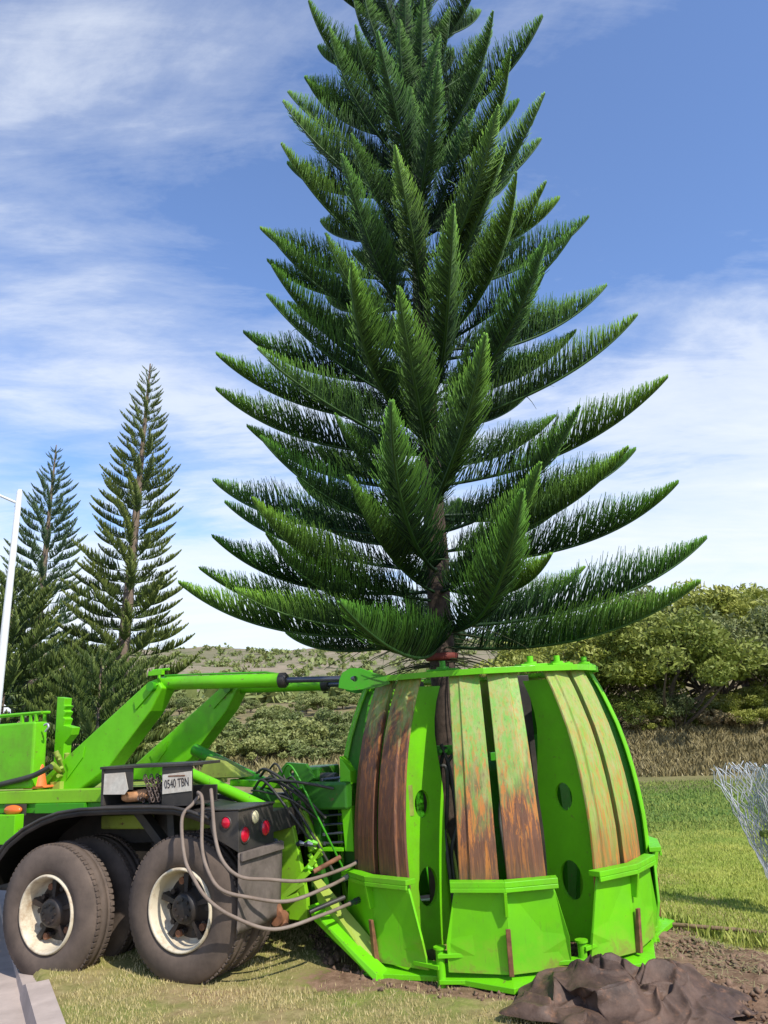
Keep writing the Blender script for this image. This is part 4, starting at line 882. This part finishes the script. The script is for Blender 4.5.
# ------------------------------------------------------------------ broadleaf trees and bushes
def blob_crown(nclump, nleaf, rx, rz, leaf, seed, zc, flat_=.0, hollow=.55):
    g = np.random.default_rng(seed)
    d = g.normal(0, 1, (nclump, 3)); d /= np.linalg.norm(d, axis=1)[:, None]; d[:, 2] = np.abs(d[:, 2]) * 1.0 - .25
    rad = g.uniform(hollow, 1, (nclump, 1)) ** .7; C = d * rad * np.array([rx, rx, rz]) * g.uniform(.75, 1.12, (nclump, 1)) + np.array([0, 0, zc])
    cr = g.uniform(.16, .36, nclump) * rx * .8
    idx = np.repeat(np.arange(nclump), nleaf); n = len(idx)
    q = g.normal(0, 1, (n, 3)); q /= np.linalg.norm(q, axis=1)[:, None]; q *= g.uniform(.35, 1.05, (n, 1)) ** .6
    P = C[idx] + q * cr[idx][:, None] * np.array([1, 1, .72])
    a = g.normal(0, 1, (n, 3)); a /= np.linalg.norm(a, axis=1)[:, None]; b = np.cross(a, g.normal(0, 1, (n, 3))); b /= np.linalg.norm(b, axis=1)[:, None]
    s1 = leaf * g.uniform(.6, 1.4, (n, 1)); s2 = s1 * g.uniform(.3, .55, (n, 1))
    V = np.stack([P - a * s1, P + b * s2, P + a * s1, P - b * s2], 1).reshape(-1, 3)
    F = np.arange(n * 4).reshape(-1, 4); ct = g.uniform(0, .5, nclump)
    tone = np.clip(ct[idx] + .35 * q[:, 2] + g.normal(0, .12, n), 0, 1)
    return npmesh('crown', V, F, np.repeat(tone, 4)), C
def limbs(C, zc, r, seed):
    g = random.Random(seed); mb = MB(); mb.tube(smoothpath([(0, 0, -.2), (.08 * zc, .03, zc * .3), (.0, .0, zc * .62)]), [r * (1 - .4 * i / 16) for i in range(17)], 8)
    for c_ in list(C)[::3]:
        c_ = Vector(c_); s_ = Vector((g.uniform(-.1, .1), 0, zc * g.uniform(.2, .6))); mid = s_.lerp(c_, .5) + Vector((g.uniform(-.3, .3), g.uniform(-.3, .3), -.1 * zc))
        mb.tube(smoothpath([s_, mid, c_], 4), [r * .5 * (1 - .85 * i / 8) for i in range(9)], 5)
    return mb
def variants(nv, mat, *a, trunk='greybark', tr=.14, **k):
    out = []
    for i in range(nv):
        me, C = blob_crown(*a[:5], k.get('seed', 0) + i * 13, a[5], hollow=k.get('hollow', .5)); me.materials.append(mat)
        mb = limbs(C, a[5], tr, i); tm = bpy.data.meshes.new('trunk'); tm.from_pydata(mb.v, [], mb.f); tm.materials.append(M[trunk]); out.append((me, tm))
    return out
def plant(var, name, label, cat, x, y, sc, rz, group, zs=1.0, dz=0):
    z = float(hgt(np.array(x * 1.), np.array(y * 1.))) + dz
    t = empty(name, label, cat, (x, y, z), group); t.scale = (sc, sc, sc * zs); t.rotation_euler = (0, 0, rz)
    link('crown', var[0], None, t); link('trunk', var[1], None, t); return t
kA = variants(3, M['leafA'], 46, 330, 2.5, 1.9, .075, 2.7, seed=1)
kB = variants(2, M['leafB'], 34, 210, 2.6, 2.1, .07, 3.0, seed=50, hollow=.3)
bs = variants(3, M['scrub'], 22, 190, 1.5, 1.0, .085, .8, seed=90, tr=.06)
bd = variants(2, M['dryscrub'], 14, 150, .9, .5, .05, .35, seed=120, tr=.03)
g = random.Random(12)
SPOTS = [(6.6, 28.5, .95), (8.6, 27.6, 1.05), (10.6, 28.6, 1.0), (5.2, 31.5, 1.0), (12.6, 28.0, 1.05), (14.8, 28.5, 1.1), (9.6, 31.5, 1.25), (12.2, 32.5, 1.4), (15.5, 32.0, 1.35), (7.5, 33.5, 1.05), (17.8, 29.8, 1.2), (19.5, 33.0, 1.35), (3.6, 33.0, .85), (2.2, 37, .95), (11.5, 37, 1.5), (16, 38, 1.55), (22.5, 31, 1.2)]
KL = ['broad yellow-green thorn tree on the dry bank with a lit rounded crown', 'loose grey-green thorn tree on the bank with sky showing through']
for i, (x, y, s_) in enumerate(SPOTS):
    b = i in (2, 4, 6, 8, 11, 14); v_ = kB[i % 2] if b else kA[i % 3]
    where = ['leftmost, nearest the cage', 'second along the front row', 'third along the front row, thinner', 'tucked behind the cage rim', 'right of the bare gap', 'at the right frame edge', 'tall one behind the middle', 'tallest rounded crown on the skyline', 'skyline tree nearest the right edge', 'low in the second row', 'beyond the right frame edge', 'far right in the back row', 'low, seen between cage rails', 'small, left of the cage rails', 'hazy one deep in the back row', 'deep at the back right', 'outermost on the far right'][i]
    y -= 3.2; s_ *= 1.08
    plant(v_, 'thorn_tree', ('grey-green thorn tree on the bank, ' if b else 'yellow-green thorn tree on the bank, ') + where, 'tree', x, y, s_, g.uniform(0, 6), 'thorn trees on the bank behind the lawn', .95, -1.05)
# scrub on the bank and the valley side
GB = 'scrub bushes on the hillside beyond the truck'
cnt = 0
for i in range(125):
    y = 27.5 + 60 * (i / 125) ** 1.2 + g.uniform(-1, 1); px_ = g.uniform(-.30, .13); x = px_ * y
    plant(bs[g.randrange(3)], 'bush', 'grey-green scrub bush growing on the hillside beyond the truck', 'bush', x, y, g.uniform(.65, 1.25) * (1 - y / 400), g.uniform(0, 6), GB, g.uniform(.7, 1.1))
for i in range(30):
    x = g.uniform(4.5, 20); y = 23.2 + .05 * x + g.uniform(0, 1.6)
    plant(bd[g.randrange(2)], 'bush', 'dry brown bush on the straw-coloured bank under the thorn trees', 'bush', x, y, g.uniform(.5, 1.1), g.uniform(0, 6), 'dry bushes on the bank', g.uniform(.7, 1.2))
for i in range(26):
    x = 3.4 + 17 * (i / 26) + g.uniform(-.4, .4); y = 23.9 + .06 * x + g.uniform(-.5, .9)
    plant(kA[i % 3] if i % 4 else kB[i % 2], 'bush', 'leafy green bush filling the foot of the thorn trees on the bank', 'bush', x, y, g.uniform(.34, .55), g.uniform(0, 6), 'leafy bushes at the foot of the thorn trees', .9, -.75)
# far scrub merging into one mass on the hill
Vs, Fs, Ts = [], [], []; off = 0
gg = np.random.default_rng(4)
for i in range(1800):
    y = 85 + 380 * gg.uniform() ** 1.3; x = gg.uniform(-.5, .75) * y; z = float(hgt(np.array(x), np.array(y)))
    n = 26; s_ = gg.uniform(1.0, 2.4); P = gg.normal(0, .5, (n, 3)) * np.array([s_, s_, s_ * .5]) + np.array([x, y, z + .8])
    a = gg.normal(0, 1, (n, 3)) * .55; b = gg.normal(0, 1, (n, 3)) * .4
    Vs.append(np.stack([P - a, P + b, P + a, P - b], 1).reshape(-1, 3)); Fs.append(np.arange(n * 4).reshape(-1, 4) + off); Ts.append(np.full(n * 4, gg.uniform(0, .5))); off += n * 4
o = link('hillside_scrub', npmesh('hillside_scrub', np.concatenate(Vs), np.concatenate(Fs), np.concatenate(Ts)), M['scrub']); o['kind'] = 'stuff'

# ------------------------------------------------------------------ grass
m = NT('lawn_blade_mix'); v = m.coord(); at = m.n('ShaderNodeAttribute', attribute_name='tone')
base = m.mix(m.ramp(m.noise(v, .55, 7, .75), [(.36, 0.), (.62, 1.)]), (.20, .30, .035), (.40, .42, .08))
base = m.mix(m.math('MULTIPLY', at.outputs['Fac'], .6), base, (.46, .44, .17)); m.base(base); m.rough(.6); m.spec(.2); M['lawnblade'] = m.m
m = NT('far_lawn_mix'); v = m.coord(); at = m.n('ShaderNodeAttribute', attribute_name='tone')
base = m.mix(m.ramp(m.noise(v, .45, 7, .75), [(.4, 0.), (.6, 1.)]), (.10, .20, .03), (.24, .29, .06))
base = m.mix(m.math('MULTIPLY', at.outputs['Fac'], .5), base, (.34, .36, .12)); m.base(base); m.rough(.7); m.spec(.1); M['farblade'] = m.m
def blades(name, mat, X, Y, hmin, hmax, w, seed, spread=.6):
    g = np.random.default_rng(seed); n = len(X); Z = hgt(X, Y) - .012
    a = g.uniform(0, 2 * PI, n); h = g.uniform(hmin, hmax, n); d = np.stack([np.cos(a), np.sin(a), 0 * a], -1); le = g.uniform(0, spread, (n, 1)) * h[:, None]; b = g.uniform(0, 2 * PI, n); L_ = np.stack([np.cos(b), np.sin(b), 0 * b], -1) * le
    P = np.stack([X, Y, Z], -1); up_ = np.array([0, 0, 1.]) * h[:, None]
    V = np.stack([P - d * w, P + d * w, P + up_ * .55 + L_ * .35 + d * w * .7, P + up_ + L_ - d * w * .1], 1).reshape(-1, 3)
    t = np.repeat(np.clip(g.normal(.35, .25, n), 0, 1), 4); F = np.arange(n * 4).reshape(-1, 4)
    o = link(name, npmesh(name, V, F, t), mat); o['kind'] = 'stuff'
g2 = np.random.default_rng(9)
n = 190000; X = g2.uniform(-3.2, 3.3, n); Y = 4.4 + 5.5 * g2.uniform(0, 1, n) ** 1.3
pn = np.array([noise.fractal(Vector((a * 1.6, b * 1.6, 7)), 1, 2, 3) for a, b in zip(X, Y)])
ok = (pn + g2.normal(0, .12, n) < .22) & (kerb_d(X, Y) < -.02) & (g2.uniform(0, 1, n) > soil_mask(X, Y) * 1.15) & (np.hypot(X - .93, Y - 7.62) > 1.3)
blades('short_grass', M['grassblade'], X[ok], Y[ok], .015, .045, .0028, 1)
n = 170000; Y = 7.0 + 7 * g2.uniform(0, 1, n) ** 1.5; X = g2.uniform(1.0, 9.5, n) * Y / 10
ok = (g2.uniform(0, 1, n) > soil_mask(X, Y) * 1.2) & (np.hypot(X - .93, Y - 7.62) > 1.5)
blades('lawn_grass', M['lawnblade'], X[ok], Y[ok], .02, .05, .006, 2)
n = 70000; Y = 13 + 8.2 * g2.uniform(0, 1, n); X = g2.uniform(.5, 11, n) * Y / 12
blades('far_lawn_grass', M['farblade'], X, Y, .02, .075, .012, 12, .8)
n = 2600; X = g2.uniform(2.35, 5.5, n); Y = 7.75 - (X - 2.31) * 1.0 + g2.normal(0, .12, n)
blades('tall_grass_edge', M['lawnblade'], X, Y, .07, .17, .006, 5)
n = 60000; X = g2.uniform(3.0, 24, n); Y = 21.1 + .05 * X + 3.6 * g2.uniform(0, 1, n)
blades('bank_grass', M['drygrass'], X, Y, .08, .26, .02, 3, .9)
n = 26000; X = g2.uniform(-16, 6, n); Y = 26 + 20 * g2.uniform(0, 1, n)
blades('hillside_grass', M['drygrass'], X, Y, .12, .4, .03, 4, .8)
# soil clods and straw
V_, F_ = [], []; off = 0
for i in range(2600):
    x = g2.uniform(1.4, 4.2); y = g2.uniform(5.0, 7.6)
    if i % 5 == 0: aa = g2.uniform(0, 2 * PI); x = .93 + 1.62 * math.cos(aa); y = 7.62 + 1.62 * math.sin(aa)
    x += g2.normal(0, .05); y += g2.normal(0, .06)
    if float(soil_mask(np.array(x), np.array(y))) < .35: continue
    s_ = float(g2.uniform(.006, .03) * (1.6 if g2.uniform() > .93 else 1)); z = float(hgt(np.array(x), np.array(y))) + s_ * .3
    p = np.array([[1, 0, 0], [-1, 0, 0], [0, 1, 0], [0, -1, 0], [0, 0, 1], [0, 0, -1]]) * s_ * g2.uniform(.6, 1.2, (6, 3)) + g2.normal(0, s_ * .25, (6, 3)) + np.array([x, y, z])
    V_.append(p); F_.append(np.array([[0, 2, 4], [2, 1, 4], [1, 3, 4], [3, 0, 4], [2, 0, 5], [1, 2, 5], [3, 1, 5], [0, 3, 5]]) + off); off += 6
o = link('soil_clods', npmesh('soil_clods', np.concatenate(V_), np.concatenate(F_)), flat('soil_clod', (.2, .125, .08), .95, var=.4, scale=12)); o['kind'] = 'stuff'
n = 5000; X = g2.uniform(1.5, 4.2, n); Y = g2.uniform(5, 7.5, n); ok = (soil_mask(X, Y) > .5) & (np.hypot((X - 1.53) / .95, (Y - 5.7) / .6) > 1)
X, Y = X[ok], Y[ok]; n = len(X); a = g2.uniform(0, 2 * PI, n); l = g2.uniform(.01, .05, n); d = np.stack([np.cos(a), np.sin(a), g2.normal(0, .2, n)], -1) * l[:, None]; e = np.stack([-np.sin(a), np.cos(a), 0 * a], -1) * .0022
P = np.stack([X, Y, hgt(X, Y) + .022], -1); V = np.stack([P - d - e, P - d + e, P + d + e, P + d - e], 1).reshape(-1, 3)
o = link('dry_straw', npmesh('dry_straw', V, np.arange(n * 4).reshape(-1, 4), np.repeat(g2.uniform(0, 1, n), 4)), M['drygrass']); o['kind'] = 'stuff'
st = MB().tube(smoothpath([(2.30, 7.55, .07), (2.6, 7.32, .09), (2.95, 7.2, .08), (3.3, 6.95, .08)]), .017, 8).build('stick', M['stick']); tag(st, 'thin dry stick lying along the edge between soil and lawn', 'stick')

# ------------------------------------------------------------------ light and sky
SAZ, SEL = 38, 47
sd = bpy.data.lights.new('sun', 'SUN'); sd.energy = 5.0; sd.angle = R(.53); sd.color = (1, .955, .88)
so_ = bpy.data.objects.new('sun', sd); COL.objects.link(so_)
tos = Vector((math.sin(R(SAZ)) * math.cos(R(SEL)), -math.cos(R(SAZ)) * math.cos(R(SEL)), math.sin(R(SEL))))
so_.rotation_euler = tos.to_track_quat('Z', 'Y').to_euler()
w = bpy.data.worlds.new('World'); scn.world = w; w.use_nodes = True; t = w.node_tree; t.nodes.clear()
def N(k, **kw):
    x = t.nodes.new(k)
    for a, v in kw.items(): setattr(x, a, v)
    return x
L = t.links.new
out = N('ShaderNodeOutputWorld'); bg = N('ShaderNodeBackground'); bg.inputs[1].default_value = .13; L(bg.outputs[0], out.inputs[0])
sky = N('ShaderNodeTexSky'); sky.sky_type = 'NISHITA'; sky.sun_disc = False; sky.sun_elevation = R(SEL); sky.sun_rotation = math.atan2(tos.x, tos.y); sky.air_density = 1.0; sky.dust_density = .6; sky.ozone_density = 1.6
tc = N('ShaderNodeTexCoord'); sep = N('ShaderNodeSeparateXYZ'); L(tc.outputs['Generated'], sep.inputs[0])
def MT(op, a, b=0., cl=False):
    x = N('ShaderNodeMath', operation=op); x.use_clamp = cl
    for i, v in enumerate((a, b)):
        if hasattr(v, 'links'): L(v, x.inputs[i])
        else: x.inputs[i].default_value = v
    return x.outputs[0]
den = MT('ADD', MT('MAXIMUM', sep.outputs[2], 0.), .16)
cmb = N('ShaderNodeCombineXYZ'); L(MT('DIVIDE', sep.outputs[0], den), cmb.inputs[0]); L(MT('DIVIDE', sep.outputs[1], den), cmb.inputs[1])
def NZ(scale, detail, rough, dist, rot, sc, loc=(0, 0, 0)):
    mp = N('ShaderNodeMapping'); mp.inputs['Rotation'].default_value = (0, 0, rot); mp.inputs['Scale'].default_value = sc; mp.inputs['Location'].default_value = loc; L(cmb.outputs[0], mp.inputs[0])
    x = N('ShaderNodeTexNoise'); x.inputs['Scale'].default_value = scale; x.inputs['Detail'].default_value = detail; x.inputs['Roughness'].default_value = rough; x.inputs['Distortion'].default_value = dist; L(mp.outputs[0], x.inputs['Vector']); return x.outputs[0]
def RP(f, stops):
    x = N('ShaderNodeValToRGB'); e = x.color_ramp.elements
    while len(e) < len(stops): e.new(.5)
    for i, (p, c) in enumerate(stops): e[i].position = p; e[i].color = (c, c, c, 1)
    L(f, x.inputs[0]); return x.outputs[0]
SKX, SKY = 2., 8.
n1 = NZ(.75, 9, .60, .5, R(25), (1, 1.9, 1), (SKX, SKY, 0)); n2 = NZ(2.6, 9, .66, .4, R(-20), (1, 2.6, 1), (3, 1, 0))
low = RP(sep.outputs[2], [(.0, .36), (.22, .19), (.42, .03), (.6, .0)])
def bias(d, a, b, amp):
    vm = N('ShaderNodeVectorMath', operation='DOT_PRODUCT'); L(tc.outputs['Generated'], vm.inputs[0]); vm.inputs[1].default_value = d
    mr = N('ShaderNodeMapRange', interpolation_type='SMOOTHSTEP'); mr.inputs[1].default_value = a; mr.inputs[2].default_value = b; mr.inputs[4].default_value = amp; L(vm.outputs['Value'], mr.inputs[0]); return mr.outputs[0]
low = MT('ADD', MT('ADD', low, bias((-0.329, 0.664, 0.672), .95, 1.0, .085)), MT('ADD', bias((0.42, 0.857, 0.298), .95, 1.0, .10), bias((-0.422, 0.841, 0.34), .955, 1.0, .02)))
cl = MT('ADD', MT('ADD', MT('MULTIPLY', n1, .75), MT('MULTIPLY', n2, .25)), low)
f = MT('MULTIPLY', RP(cl, [(.515, .03), (.60, .28), (.69, .72), (.86, 1.)]), .92)
mx = N('ShaderNodeMix', data_type='RGBA'); L(f, mx.inputs[0]); gr = N('ShaderNodeMix', data_type='RGBA', blend_type='MULTIPLY'); gr.inputs[0].default_value = 1; L(sky.outputs[0], gr.inputs[6]); gr.inputs[7].default_value = (1.2, 1.42, 1.8, 1); L(gr.outputs[2], mx.inputs[6]); mx.inputs[7].default_value = (7.6, 8.0, 8.6, 1); L(mx.outputs[2], bg.inputs[0])
scn.view_settings.view_transform = 'Standard'; scn.view_settings.look = 'None'; scn.view_settings.exposure = 0; scn.view_settings.gamma = 1
scn.cycles.max_bounces = 6; scn.cycles.transparent_max_bounces = 4
